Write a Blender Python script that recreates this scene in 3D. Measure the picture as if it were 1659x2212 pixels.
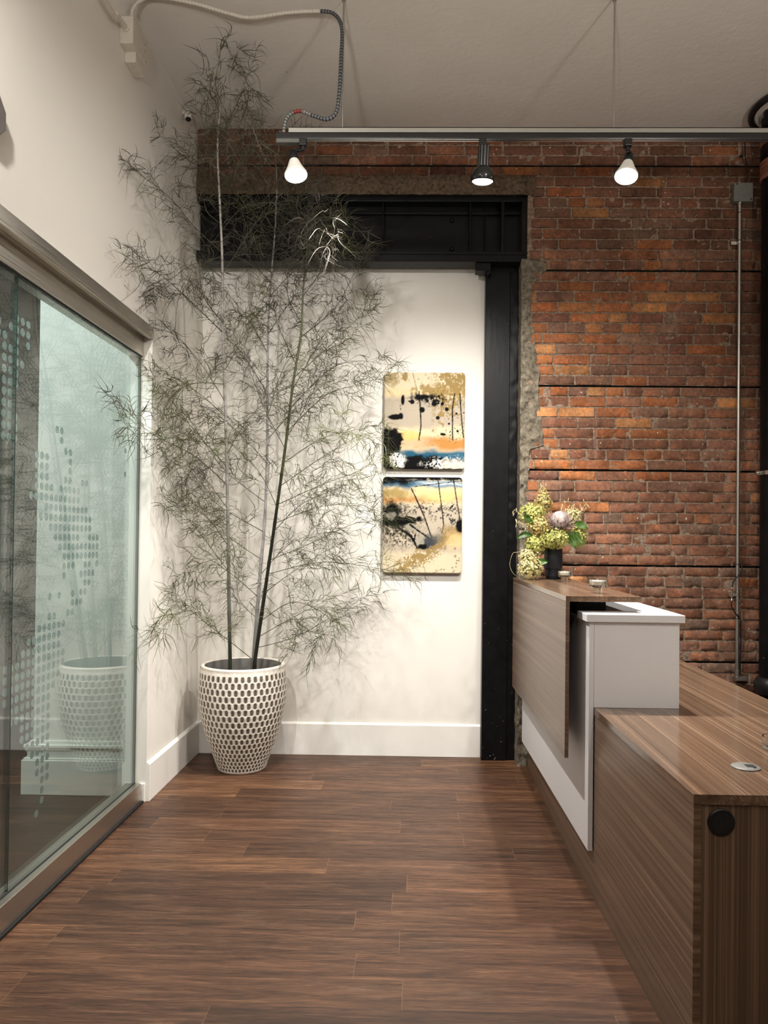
import bpy, math, random
import numpy as np
from mathutils import Vector, Matrix, noise
for o in list(bpy.data.objects): bpy.data.objects.remove(o)
S = bpy.context.scene
COL = S.collection
random.seed(11)
PI = math.pi

# ------------------------------------------------------------------ camera
cd = bpy.data.cameras.new('camera'); cam = bpy.data.objects.new('camera', cd); COL.objects.link(cam)
FPX = 1620.0
cd.sensor_fit = 'VERTICAL'; cd.sensor_height = 24.0; cd.sensor_width = 18.0
cd.lens = FPX/2212*24.0
cd.shift_x = -38.5/2212; cd.shift_y = 42.0/2212
cd.clip_start = 0.05; cd.clip_end = 60
yaw, pit, roll = math.atan(30/FPX), math.atan(18/FPX), 0.011
cam.matrix_world = Matrix.Translation((0, 0, 1.42)) @ (Matrix.Rotation(yaw, 4, 'Z') @ Matrix.Rotation(PI/2+pit, 4, 'X') @ Matrix.Rotation(roll, 4, 'Z'))
S.camera = cam

# ------------------------------------------------------------------ world, lights, exposure
S.view_settings.view_transform = 'Standard'; S.view_settings.look = 'None'
S.view_settings.exposure = 0.20; S.view_settings.gamma = 1.0
w = bpy.data.worlds.new('world'); S.world = w; w.use_nodes = True
w.node_tree.nodes['Background'].inputs[0].default_value = (1, .95, .88, 1)
w.node_tree.nodes['Background'].inputs[1].default_value = 0.02
S.cycles.max_bounces = 10; S.cycles.diffuse_bounces = 5; S.cycles.glossy_bounces = 5
S.cycles.transparent_max_bounces = 24; S.cycles.transmission_bounces = 8
S.cycles.sample_clamp_indirect = 6.0
S.cycles.use_denoising = True

WARM = (1.0, .955, .885)
def spot(name, loc, d, power, angle, blend, radius=.045, col=WARM):
    l = bpy.data.lights.new(name, 'SPOT'); l.energy = power; l.spot_size = math.radians(angle); l.spot_blend = blend
    l.shadow_soft_size = radius; l.color = col
    o = bpy.data.objects.new(name, l); COL.objects.link(o); o.location = loc
    o.rotation_euler = Vector(d).to_track_quat('-Z', 'Y').to_euler()
    return o
def area(name, loc, d, power, sx, sy, col=WARM):
    l = bpy.data.lights.new(name, 'AREA'); l.shape = 'RECTANGLE'; l.size = sx; l.size_y = sy; l.energy = power; l.color = col
    o = bpy.data.objects.new(name, l); COL.objects.link(o); o.location = loc
    o.rotation_euler = Vector(d).to_track_quat('-Z', 'Y').to_euler()
    return o
# unseen lamps behind the viewer: second track read from shadows, plus added fill
spot('room_light', (-1.02, 1.15, 3.42), (.22, 3.6, -1.75), 210, 72, 1.0, .05)
spot('room_light', (1.0, .9, 3.45), (.16, 4.0, -2.55), 110, 62, 1.0, .06)
spot('room_light', (1.45, 1.3, 3.42), (-2.85, 3.3, -1.65), 190, 58, 1.0, .05)
spot('room_light', (.1, -.9, 3.45), (-.05, .75, -1), 60, 120, .9, .07)
# unseen spots added behind the viewer to brighten the ceiling
spot('fill_uplight', (-.5, -.9, 1.9), (.05, .72, 1), 300, 100, 1.0, .12)
spot('fill_uplight', (2.2, -.6, 1.9), (-.15, .72, 1), 300, 100, 1.0, .12)

# unseen lamp added in the office to brighten the pier behind the glass
spot('office_fill_light', (-2.5, 2.4, 3.6), (.16, .85, -1), 170, 120, .7, .08, (.88, 1.0, .99))

# ------------------------------------------------------------------ node helpers
def mat(name):
    m = bpy.data.materials.new(name); m.use_nodes = True
    return m, m.node_tree, m.node_tree.nodes['Principled BSDF']
class G:
    def __init__(s, nt): s.nt = nt
    def n(s, t, ins=None, **kw):
        nd = s.nt.nodes.new(t)
        for k, v in kw.items(): setattr(nd, k, v)
        for k, v in (ins or {}).items():
            if isinstance(v, bpy.types.NodeSocket): s.nt.links.new(v, nd.inputs[k])
            else: nd.inputs[k].default_value = v
        return nd
    def math(s, op, a, b=0.0, c=None):
        ins = {0: a, 1: b}
        if c is not None: ins[2] = c
        return s.n('ShaderNodeMath', ins, operation=op).outputs[0]
    def obj(s): return s.n('ShaderNodeTexCoord').outputs['Object']
    def scale(s, v, sc): return s.n('ShaderNodeMapping', {'Vector': v, 'Scale': sc}).outputs[0]
    def noise(s, v, sc, det=4, rough=.55, dist=0): return s.n('ShaderNodeTexNoise', {'Vector': v, 'Scale': sc, 'Detail': det, 'Roughness': rough, 'Distortion': dist}).outputs['Fac']
    def ramp(s, f, stops):
        nd = s.n('ShaderNodeValToRGB', {'Fac': f}); r = nd.color_ramp
        while len(r.elements) < len(stops): r.elements.new(.5)
        for e, (p, c) in zip(r.elements, stops): e.position = p; e.color = c if len(c) == 4 else (*c, 1)
        return nd.outputs['Color']
    def mix(s, f, a, b, mode='MIX'):
        nd = s.n('ShaderNodeMix', data_type='RGBA', blend_type=mode)
        for k, v in ((0, f), (6, a), (7, b)):
            if isinstance(v, bpy.types.NodeSocket): s.nt.links.new(v, nd.inputs[k])
            else: nd.inputs[k].default_value = v if not isinstance(v, tuple) or len(v) == 4 else (*v, 1)
        return nd.outputs[2]
    def bump(s, h, strength, dist): return s.n('ShaderNodeBump', {'Height': h, 'Strength': strength, 'Distance': dist}).outputs[0]
    def link(s, a, b): s.nt.links.new(a, b)
def simple(name, col, rough=.5, metal=0.0, nscale=0, namp=.15, bump=0, spec=.5):
    m, nt, b = mat(name); g = G(nt)
    b.inputs['Roughness'].default_value = rough; b.inputs['Metallic'].default_value = metal
    b.inputs['Specular IOR Level'].default_value = spec
    c0 = tuple(max(0, c*(1-namp)) for c in col); c1 = tuple(min(1, c*(1+namp)) for c in col)
    f = g.noise(g.obj(), nscale or 30)
    g.link(g.ramp(f, [(.3, c0), (.7, c1)]), b.inputs['Base Color'])
    if bump: g.link(g.bump(f, 1.0, bump), b.inputs['Normal'])
    return m

def m_wall(name, col, rough=.7):
    m, nt, b = mat(name); g = G(nt); v = g.obj()
    b.inputs['Roughness'].default_value = rough; b.inputs['Specular IOR Level'].default_value = .25
    f = g.noise(v, 1.3, 3)
    g.link(g.ramp(f, [(.3, tuple(c*.975 for c in col)), (.7, col)]), b.inputs['Base Color'])
    g.link(g.bump(g.noise(v, 160, 3), .25, .002), b.inputs['Normal'])
    return m
def m_ceiling():
    m, nt, b = mat('ceiling_plaster'); g = G(nt); v = g.obj()
    b.inputs['Roughness'].default_value = .8; b.inputs['Specular IOR Level'].default_value = .2
    f = g.noise(v, 1.1, 5)
    base = g.ramp(f, [(.3, (.67, .635, .58)), (.7, (.74, .71, .655))])
    peel = g.ramp(g.noise(g.scale(v, (1, 2.5, 1)), 9, 6, .65), [(.715, (0, 0, 0)), (.73, (1, 1, 1))])
    g.link(g.mix(peel, base, (.50, .42, .34)), b.inputs['Base Color'])
    h = g.math('ADD', g.noise(v, 22, 6), g.math('MULTIPLY', g.noise(v, 3, 3), 1.4))
    g.link(g.bump(h, .5, .006), b.inputs['Normal'])
    return m
def m_floor():
    m, nt, b = mat('wood_floor'); g = G(nt); v = g.obj()
    sx = g.n('ShaderNodeSeparateXYZ', {0: v}); x, y = sx.outputs[0], sx.outputs[1]
    W, L = .152, 1.22
    row = g.math('FLOOR', g.math('DIVIDE', y, W))
    rr = g.n('ShaderNodeTexWhiteNoise', {'W': row}, noise_dimensions='1D').outputs['Value']
    xs = g.math('ADD', g.math('DIVIDE', x, L), g.math('MULTIPLY', rr, 7.31))
    idx = g.math('FLOOR', xs)
    cid = g.n('ShaderNodeCombineXYZ', {0: idx, 1: row}).outputs[0]
    wn = g.n('ShaderNodeTexWhiteNoise', {'Vector': cid}, noise_dimensions='3D')
    rnd = wn.outputs['Value']
    # narrow strips printed inside each plank
    row2 = g.math('FLOOR', g.math('DIVIDE', y, W/2)); 
    off = g.n('ShaderNodeVectorMath', {0: v, 1: g.n('ShaderNodeCombineXYZ', {0: g.math('MULTIPLY', rnd, 13.0), 1: g.math('MULTIPLY', rnd, 7.0), 2: 0.0}).outputs[0]}, operation='ADD').outputs[0]
    broad = g.noise(g.scale(off, (1.5, 20, 1)), 1.6, 4, .6, .8)
    grain = g.noise(g.scale(off, (4.2, 95, 1)), 1.7, 6, .68, 1.6)
    fine = g.noise(g.scale(off, (9, 400, 1)), 1.6, 4, .6)
    f = g.math('ADD', g.math('MULTIPLY', broad, .5), g.math('MULTIPLY', grain, .5))
    c = g.ramp(f, [(.32, (.026, .013, .008)), (.44, (.074, .037, .022)), (.53, (.130, .068, .041)), (.63, (.22, .122, .072)), (.76, (.34, .21, .13))])
    tint = g.ramp(rnd, [(0, (.62, .58, .56)), (.35, (.9, .86, .84)), (.7, (1.05, .98, .92)), (.93, (1.15, 1.06, .95)), (1, (1.45, 1.4, 1.25))])
    c = g.mix(1.0, c, tint, 'MULTIPLY'); c = g.mix(1.0, c, (.76, .73, .71), 'MULTIPLY')
    c = g.mix(.60, c, g.ramp(fine, [(.35, (.45, .45, .45)), (.6, (1.15, 1.12, 1.08))]), 'MULTIPLY')
    # long pale scratches by the desk and grey scuffs
    scuff = g.ramp(g.noise(g.scale(v, (1, 3, 1)), 2.2, 6, .7), [(.60, (0, 0, 0)), (.75, (.35, .35, .35))])
    c = g.mix(scuff, c, (.20, .13, .09))
    fx = g.math('FRACT', xs); fy = g.math('FRACT', g.math('DIVIDE', y, W))
    ex = g.math('LESS_THAN', fx, .0016); ey = g.math('LESS_THAN', fy, .012)
    c = g.mix(g.math('MULTIPLY', ey, .45), c, (.02, .01, .006))
    c = g.mix(g.math('MULTIPLY', ex, .28), c, (.30, .19, .12))
    g.link(c, b.inputs['Base Color'])
    b.inputs['Specular IOR Level'].default_value = .30
    g.link(g.ramp(grain, [(.3, (.50, .50, .50)), (.7, (.36, .36, .36))]), b.inputs['Roughness'])
    g.link(g.bump(g.math('ADD', fine, g.math('MULTIPLY', ey, -2.0)), .12, .002), b.inputs['Normal'])
    return m
def m_laminate(name, sc, dark, mid, light, rough=.3):
    m, nt, b = mat(name); g = G(nt); v = g.obj()
    a = g.noise(g.scale(v, tuple(0 if s is None else 26 if s else .12 for s in sc)), 1.0, 3, .6)
    c = g.noise(g.scale(v, tuple(0 if s is None else 105 if s else .3 for s in sc)), 1.0, 4, .7)
    d = g.noise(g.scale(v, tuple(0 if s is None else 420 if s else 1.6 for s in sc)), 1.0, 3, .6)
    f = g.math('ADD', g.math('MULTIPLY', a, .34), g.math('ADD', g.math('MULTIPLY', c, .43), g.math('MULTIPLY', d, .23)))
    g.link(g.ramp(f, [(.37, dark), (.47, tuple((p+q)/2 for p, q in zip(dark, mid))), (.53, mid), (.63, light)]), b.inputs['Base Color'])
    b.inputs['Roughness'].default_value = rough; b.inputs['Specular IOR Level'].default_value = .5
    return m
def m_attr(name, rough=.6, nscale=60, namp=.3, bump=.002, speck=None, spec=.4, extra=None):
    m, nt, b = mat(name); g = G(nt); v = g.obj()
    c = g.n('ShaderNodeAttribute', attribute_name='Col').outputs['Color']
    f = g.noise(v, nscale, 6, .65)
    c = g.mix(1.0, c, g.ramp(f, [(.25, (1-namp,)*3), (.75, (1+namp,)*3)]), 'MULTIPLY')
    if extra: c = extra(g, v, c)
    if speck:
        s = g.ramp(g.noise(v, speck, 2, .5), [(.735, (0, 0, 0)), (.755, (1, 1, 1))])
        c = g.mix(s, c, (.62, .56, .48))
    g.link(c, b.inputs['Base Color']); b.inputs['Roughness'].default_value = rough; b.inputs['Specular IOR Level'].default_value = spec
    if bump: g.link(g.bump(f, .7, bump), b.inputs['Normal'])
    return m
def brick_extra(g, v, c):
    soot = g.ramp(g.noise(v, 2.3, 5, .6), [(.42, (1, 1, 1)), (.62, (.50, .48, .46))])
    c = g.mix(.8, c, soot, 'MULTIPLY')
    warm = g.ramp(g.noise(v, 14, 5, .7), [(.52, (0, 0, 0)), (.68, (.75, .75, .75))])
    c = g.mix(warm, c, g.mix(1.0, c, (1.65, 1.25, .9), 'MULTIPLY'))
    drip = g.ramp(g.noise(g.scale(v, (9, 9, .5)), 1.6, 5, .7), [(.60, (0, 0, 0)), (.74, (.5, .5, .5))])
    return g.mix(drip, c, (.33, .27, .23))
def m_steel(name, col=(.56, .52, .47), rough=.36, axis=1):
    m, nt, b = mat(name); g = G(nt); v = g.obj()
    sc = [260, 260, 260]; sc[axis] = 3
    f = g.noise(g.scale(v, tuple(sc)), 1.0, 3)
    b.inputs['Metallic'].default_value = 1.0
    g.link(g.ramp(f, [(.3, tuple(c*.82 for c in col)), (.7, col)]), b.inputs['Base Color'])
    g.link(g.ramp(f, [(.3, (rough+.08,)*3), (.7, (rough-.06,)*3)]), b.inputs['Roughness'])
    return m
def m_glass(name, tint=(.89, .95, .937), f0=.09):
    m = bpy.data.materials.new(name); m.use_nodes = True; nt = m.node_tree; nt.nodes.clear(); g = G(nt)
    geo = g.n('ShaderNodeNewGeometry')
    dt = g.math('ABSOLUTE', g.n('ShaderNodeVectorMath', {0: geo.outputs['Normal'], 1: geo.outputs['Incoming']}, operation='DOT_PRODUCT').outputs['Value'])
    k = g.math('POWER', g.math('SUBTRACT', 1.0, dt), 5.0)
    fr = g.math('MULTIPLY_ADD', k, 1-f0, f0)
    tr = g.n('ShaderNodeBsdfTransparent', {'Color': (*tint, 1)}); gl = g.n('ShaderNodeBsdfGlossy', {'Color': (1, 1, 1, 1), 'Roughness': 0.0})
    mx = g.n('ShaderNodeMixShader', {0: fr, 1: tr.outputs[0], 2: gl.outputs[0]})
    g.link(mx.outputs[0], g.n('ShaderNodeOutputMaterial').inputs[0])
    return m
def m_film():
    m = bpy.data.materials.new('frosted_film'); m.use_nodes = True; nt = m.node_tree; nt.nodes.clear(); g = G(nt)
    df = g.n('ShaderNodeBsdfDiffuse', {'Color': (.40, .46, .45, 1)}); tl = g.n('ShaderNodeBsdfTranslucent', {'Color': (.45, .52, .5, 1)}); tr = g.n('ShaderNodeBsdfTransparent', {'Color': (.75, .8, .8, 1)})
    a = g.n('ShaderNodeMixShader', {0: .45, 1: df.outputs[0], 2: tl.outputs[0]})
    c = g.n('ShaderNodeMixShader', {0: .28, 1: a.outputs[0], 2: tr.outputs[0]})
    g.link(c.outputs[0], g.n('ShaderNodeOutputMaterial').inputs[0])
    return m
def m_emit(name, col, s):
    m = bpy.data.materials.new(name); m.use_nodes = True; nt = m.node_tree; nt.nodes.clear(); g = G(nt)
    e = g.n('ShaderNodeEmission', {'Color': (*col, 1), 'Strength': s}); g.link(e.outputs[0], g.n('ShaderNodeOutputMaterial').inputs[0])
    return m
def m_leaf(name, c0, c1, trans=.3, rough=.5, nscale=9):
    m = bpy.data.materials.new(name); m.use_nodes = True; nt = m.node_tree; b = nt.nodes['Principled BSDF']; g = G(nt)
    c = g.ramp(g.noise(g.obj(), nscale, 3), [(.35, c0), (.65, c1)])
    g.link(c, b.inputs['Base Color']); b.inputs['Roughness'].default_value = rough; b.inputs['Specular IOR Level'].default_value = .35
    tl = g.n('ShaderNodeBsdfTranslucent', {'Color': c})
    mx = g.n('ShaderNodeMixShader', {0: trans, 1: b.outputs[0], 2: tl.outputs[0]})
    g.link(mx.outputs[0], nt.nodes['Material Output'].inputs[0])
    return m
def m_black_paint():
    m, nt, b = mat('black_steel_paint'); g = G(nt); v = g.obj()
    c = g.ramp(g.noise(v, 14, 5), [(.3, (.004, .004, .0045)), (.7, (.008, .008, .009))])
    sx = g.n('ShaderNodeSeparateXYZ', {0: v})
    low = g.n('ShaderNodeMapRange', {0: sx.outputs[2], 1: 1.3, 2: .1, 3: 0.0, 4: .05}).outputs[0]
    sp = g.math('GREATER_THAN', g.math('ADD', g.noise(v, 75, 2, .5), low), .79)
    g.link(g.mix(sp, c, (.45, .42, .38)), b.inputs['Base Color'])
    b.inputs['Roughness'].default_value = .34; b.inputs['Specular IOR Level'].default_value = .17
    h = g.noise(g.scale(v, (45, 45, 9)), 1.0, 5, .6)
    g.link(g.bump(h, .35, .003), b.inputs['Normal'])
    return m

M = {}
M['wall'] = m_wall('white_wall_paint', (.84, .81, .755))
M['trim'] = m_wall('white_trim_paint', (.86, .84, .80), .4)
M['ceil'] = m_ceiling(); M['floor'] = m_floor()
M['office'] = m_wall('taupe_office_paint', (.30, .27, .24))
M['brick'] = m_attr('old_brick', .82, 55, .42, .004, 48, .25, brick_extra)
M['mortar'] = simple('mortar', (.255, .19, .142), .95, 0, 55, .5, .005, .1)
M['gap'] = simple('dark_joint', (.010, .008, .007), .95, 0, 30, .3)
M['concrete'] = simple('rough_concrete', (.19, .165, .125), .9, 0, 38, .55, .010, .15)
M['black'] = m_black_paint()
M['blackmetal'] = simple('black_metal', (.010, .010, .011), .32, 0, 40, .2)
M['blackmatte'] = simple('black_matte', (.006, .006, .007), .55, 0, 40, .2)
M['galv'] = m_steel('galvanized_steel', (.50, .49, .46), .42, 0)
M['conduit'] = m_steel('conduit_steel', (.60, .58, .54), .38, 2)
M['steel'] = m_steel('brushed_stainless', (.60, .56, .50), .34, 1)
M['chrome'] = m_steel('bright_metal', (.75, .74, .72), .2, 2)
M['glass'] = m_glass('clear_glass_pane')
M['glassedge'] = simple('green_glass_edge', (.03, .075, .065), .2)
M['film'] = m_film()
WD, WM, WL = (.078, .047, .030), (.160, .099, .064), (.30, .20, .135)
M['lamY'] = m_laminate('walnut_laminate_along', (1, 0, 1), WD, WM, WL, .15)
M['lamV'] = m_laminate('walnut_laminate_upright_panel', (None, 0, 1), WD, WM, WL, .32)
M['lamZ'] = m_laminate('walnut_laminate_upright', (1, 1, 0), WD, WM, WL, .34)
M['lamX'] = m_laminate('walnut_laminate_across', (0, 1, 1), WD, WM, WL, .34)
M['white'] = m_wall('white_laminate', (.79, .785, .81), .38)
M['bulbface'] = m_emit('lit_bulb_face', (1, .95, .86), 30)
M['dimbulb'] = m_emit('lit_bulb_edge', (1, .95, .86), 6)

# ------------------------------------------------------------------ mesh helpers
class MB:
    def __init__(s): s.v = []; s.f = []; s.c = None
    def add(s, vs, fs):
        n = len(s.v); s.v += [tuple(p) for p in vs]; s.f += [tuple(i+n for i in f) for f in fs]
        return s
    def box(s, a, b):
        (x0, y0, z0), (x1, y1, z1) = a, b
        return s.add([(x0,y0,z0),(x1,y0,z0),(x1,y1,z0),(x0,y1,z0),(x0,y0,z1),(x1,y0,z1),(x1,y1,z1),(x0,y1,z1)],
                     [(0,3,2,1),(4,5,6,7),(0,1,5,4),(1,2,6,5),(2,3,7,6),(3,0,4,7)])
    def prism(s, poly, z0, z1):
        n = len(poly); vs = [(x, y, z0) for x, y in poly]+[(x, y, z1) for x, y in poly]
        return s.add(vs, [tuple(range(n))[::-1], tuple(range(n, 2*n))]+[(i, (i+1) % n, n+(i+1) % n, n+i) for i in range(n)])
    def extr(s, pts, d):   # planar polygon pushed along d
        n = len(pts); d = Vector(d); vs = [tuple(p) for p in pts]+[tuple(Vector(p)+d) for p in pts]
        return s.add(vs, [tuple(range(n))[::-1], tuple(range(n, 2*n))]+[(i, (i+1) % n, n+(i+1) % n, n+i) for i in range(n)])
    def tube(s, pts, r, n=10, cap=True, radii=None):
        pts = [Vector(p) for p in pts]; rs = radii or [r]*len(pts); m = len(pts)
        vs = []; up = None
        for i, p in enumerate(pts):
            t = (pts[min(i+1, m-1)]-pts[max(i-1, 0)])
            t = t.normalized() if t.length > 1e-9 else Vector((0, 0, 1))
            if up is None: up = t.orthogonal().normalized()
            up = (up-t*up.dot(t)); up = up.normalized() if up.length > 1e-6 else t.orthogonal().normalized()
            bi = t.cross(up)
            for k in range(n):
                a = 2*PI*k/n; vs.append(p+(up*math.cos(a)+bi*math.sin(a))*rs[i])
        fs = [(i*n+k, i*n+(k+1) % n, (i+1)*n+(k+1) % n, (i+1)*n+k) for i in range(m-1) for k in range(n)]
        if cap: fs += [tuple(range(n))[::-1], tuple((m-1)*n+k for k in range(n))]
        return s.add(vs, fs)
    def cyl(s, a, b, r, n=24, r2=None): return s.tube([a, b], r, n, True, [r, r if r2 is None else r2])
    def lathe(s, prof, c=(0, 0, 0), n=32, d=None, cap=True):
        # prof (r, h) along axis d from c
        ax = Vector(d or (0, 0, 1)).normalized(); u = ax.orthogonal().normalized(); w_ = ax.cross(u); c = Vector(c)
        vs = [c+ax*h+(u*math.cos(2*PI*k/n)+w_*math.sin(2*PI*k/n))*r for r, h in prof for k in range(n)]
        m = len(prof)
        fs = [(i*n+k, i*n+(k+1) % n, (i+1)*n+(k+1) % n, (i+1)*n+k) for i in range(m-1) for k in range(n)]
        if cap: fs += [tuple(range(n))[::-1], tuple((m-1)*n+k for k in range(n))]
        return s.add(vs, fs)
    def build(s, name, m, parent=None, smooth=False, bevel=0, angle=40):
        off = parent_world(parent)
        me = bpy.data.meshes.new(name); me.from_pydata([(x-off[0], y-off[1], z-off[2]) for x, y, z in s.v], [], s.f)
        if s.c is not None:
            a = me.color_attributes.new('Col', 'FLOAT_COLOR', 'POINT')
            c = np.ones((len(s.v), 4), dtype=np.float32); c[:, :3] = np.array(s.c, dtype=np.float32); a.data.foreach_set('color', c.ravel())
        me.materials.append(m); me.validate(); me.update()
        if smooth:
            me.polygons.foreach_set('use_smooth', [True]*len(me.polygons)); me.set_sharp_from_angle(angle=math.radians(angle))
        o = bpy.data.objects.new(name, me); COL.objects.link(o)
        if parent is not None: o.parent = parent
        if bevel:
            bv = o.modifiers.new('bevel', 'BEVEL'); bv.width = bevel; bv.segments = 2; bv.limit_method = 'ANGLE'; bv.angle_limit = math.radians(40)
        return o
def parent_world(p):
    x = Vector((0, 0, 0))
    while p is not None: x = x+Vector(p.location); p = p.parent
    return x
def tag(o, label, cat, group=None):
    o['label'] = label; o['category'] = cat
    if group: o['group'] = group
    return o
def thing(name, loc, label, cat, group=None):
    o = bpy.data.objects.new(name, None); o.empty_display_size = .05; COL.objects.link(o); o.location = loc
    return tag(o, label, cat, group)
def struct(o, label=None, cat=None):
    o['kind'] = 'structure'
    if label: o['label'] = label
    if cat: o['category'] = cat
    return o
def smooth_path(pts, n=8):
    P = [Vector(p) for p in pts]; out = []
    for i in range(len(P)-1):
        p0, p1, p2, p3 = P[max(i-1, 0)], P[i], P[i+1], P[min(i+2, len(P)-1)]
        for k in range(n):
            t = k/n
            out.append(.5*((2*p1)+(p2-p0)*t+(2*p0-5*p1+4*p2-p3)*t*t+(3*p1-p0-3*p2+p3)*t**3))
    out.append(P[-1]); return out
def fbm(x, y, z=0, o=4): return noise.fractal((x, y, z), 1.0, 2.0, o)

# ================================================================== SETTING
XL, YB, YBR, ZC, YJ = -1.432, 4.95, 4.76, 4.045, 4.014
XR = 3.5
struct(MB().box((-6, -3, -.1), (-1.5305, 7, 0)).build('floor_office', simple('dark_office_floor', (.030, .021, .016), .45, 0, 3, .35)), 'dark floor of the office behind the glass', 'floor')
struct(MB().box((-1.53, -3, -.1), (XR+.1, 7, 0)).build('floor', M['floor']), 'brown wood plank floor with scuffs, laid across the room', 'floor')
struct(MB().box((-6, -3, ZC), (XR+.1, 7, ZC+.1)).build('ceiling', M['ceil']), 'off white lumpy plaster ceiling with flaking patches', 'ceiling')
wl = MB()
wl.box((XL-.13, YJ, 0), (XL, YB+.02, ZC)); wl.box((XL-.13, -3, 2.552), (XL, YJ, ZC)); wl.box((XL-.13, -3, 0), (XL, .45, 2.552))
struct(wl.build('wall_left', M['wall']), 'white painted left wall above and beside the glass partition', 'wall')
struct(MB().box((XL-.02, YB, 0), (.46, YB+.1, 3.226)).box((XL-.02, YB, 3.233), (.46, YB+.1, 3.70)).box((XL, YB+.006, 3.22), (.46, YB+.09, 3.24)).build('wall_back', M['wall']),
       'white painted back wall panel inside the black steel frame', 'wall')
struct(MB().box((XR, -3, 0), (XR+.1, 5, ZC)).build('wall_right', M['wall']))
struct(MB().box((-6, -3.1, 0), (XR+.1, -3, ZC)).build('wall_rear', M['wall']))
ofc = MB().box((-6.1, -3, 0), (-6, 7, ZC)).box((-6, 6.6, 0), (XL-.13, 6.7, ZC))
struct(ofc.build('wall_office', M['office']))
# pier with plinth in the office behind the glass
pr = MB().box((-2.105, 4.125, 0), (XL-.135, 4.9, ZC))
pr.box((-2.15, 4.085, 0), (XL-.135, 4.93, .19)).box((-2.142, 4.092, .19), (XL-.135, 4.93, .20)).box((-2.128, 4.105, .20), (XL-.135, 4.92, .255)).box((-2.142, 4.093, .255), (XL-.135, 4.93, .272)).box((-2.118, 4.112, .272), (XL-.135, 4.91, .29))
struct(pr.build('wall_pier', M['wall'], bevel=.003), 'white square pier with stepped plinth behind the glass', 'wall')
bb = lambda name, a, b, ax: struct(MB().extr(a, b).build(name, M['trim'], bevel=.002))
bb('baseboard_left', [(XL, YJ+.002, 0), (XL+.018, YJ+.002, 0), (XL+.018, YJ+.002, .198), (XL, YJ+.002, .212)], (0, YB-YJ-.002, 0), 1)
bb('baseboard_back', [(XL+.018, YB, 0), (XL+.018, YB-.018, 0), (XL+.018, YB-.018, .203), (XL+.018, YB, .214)], (.437-XL-.018, 0, 0), 0)
# strip of crumpled tape and shim at the foot of the jamb
struct(MB().box((XL-.04, YJ-.012, .0), (XL-.004, YJ-.0005, .10)).build('trim_1', M['trim'], bevel=.004))
struct(MB().box((-1.53, .45, 0), (-1.437, YJ-.02, .012)).build('trim_2', M['blackmatte']))

# ---- steel frame
BX0, BX1 = XL+.003, .70
beam = struct(bpy.data.objects.new('steel_beam', None), 'black painted steel beam spanning over the white wall', 'beam'); COL.objects.link(beam)
MB().box((BX0, 4.86, 3.21), (BX1, 4.90, 3.62)).build('web', M['black'], beam)
MB().box((BX0, 4.78, 3.588), (BX1, 4.90, 3.625)).build('top_flange', M['black'], beam, bevel=.004)
MB().box((BX0, 4.775, 3.20), (BX1, 4.905, 3.262)).box((BX0, 4.768, 3.244), (BX1, 4.78, 3.264)).build('bottom_flange', M['black'], beam, bevel=.004)
MB().box((BX0, 4.835, 3.53), (.655, 4.862, 3.548)).build('angle_bar', M['black'], beam, bevel=.003)
for x, t, y in ((-.232, .010, 4.80), (.33, .012, 4.80), (.428, .008, 4.835), (.535, .022, 4.785), (.690, .014, 4.79)):
    MB().box((x-t/2, y, 3.26), (x+t/2, 4.862, 3.59)).build('stiffener_plate', M['black'], beam, bevel=.003)
for z in (3.50, 3.31):
    MB().lathe([(.016, 0), (.016, .008), (.011, .016), (.002, .019)], (.215, 4.86, z), 14, (0, -1, 0)).build('rivet', M['black'], beam, True)
MB().box((.368, 4.79, 3.150), (.462, 4.88, 3.20)).box((.445, 4.80, 3.135), (.468, 4.88, 3.16)).build('bearing_plate', M['black'], beam, bevel=.004)
colm = struct(bpy.data.objects.new('steel_column', None), 'black painted steel column between white wall and brick', 'column'); COL.objects.link(colm)
MB().box((.438, 4.872, 0), (.60, 4.96, 3.205)).build('flange', M['black'], colm, bevel=.004)
def ragged(name, x0, x1fn, y, z0, z1, nz, nx, amp, mtl, parent, x0fn=None, depth=.12, sc=16):
    b = MB(); vs = []
    for j in range(nz+1):
        z = z0+(z1-z0)*j/nz; a = x0fn(z) if x0fn else x0; e = x1fn(z)
        for i in range(nx+1):
            x = a+(e-a)*i/nx
            vs.append((x, y+amp*fbm(x*sc, z*sc, 3), z))
    fs = [(j*(nx+1)+i, j*(nx+1)+i+1, (j+1)*(nx+1)+i+1, (j+1)*(nx+1)+i) for j in range(nz) for i in range(nx)]
    b.add(vs, fs)
    # returns to the depth
    for side in (0, nx):
        vs2 = []
        for j in range(nz+1):
            p = vs[j*(nx+1)+side]; vs2 += [p, (p[0], y+depth, p[2])]
        f2 = [(2*j, 2*j+1, 2*j+3, 2*j+2) for j in range(nz)]
        if side: f2 = [f[::-1] for f in f2]
        b.add(vs2, f2)
    for row in (0, nz):
        vs2 = []
        for i in range(nx+1):
            p = vs[row*(nx+1)+i]; vs2 += [p, (p[0], y+depth, p[2])]
        b.add(vs2, [(2*i, 2*i+2, 2*i+3, 2*i+1) for i in range(nx)])
    return b.build(name, mtl, parent, True, 0, 50)
ragged('rough_web', .598, lambda z: .658, 4.884, 0, 3.205, 160, 5, .0035, M['black'], colm, None, .07, 22)

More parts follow.
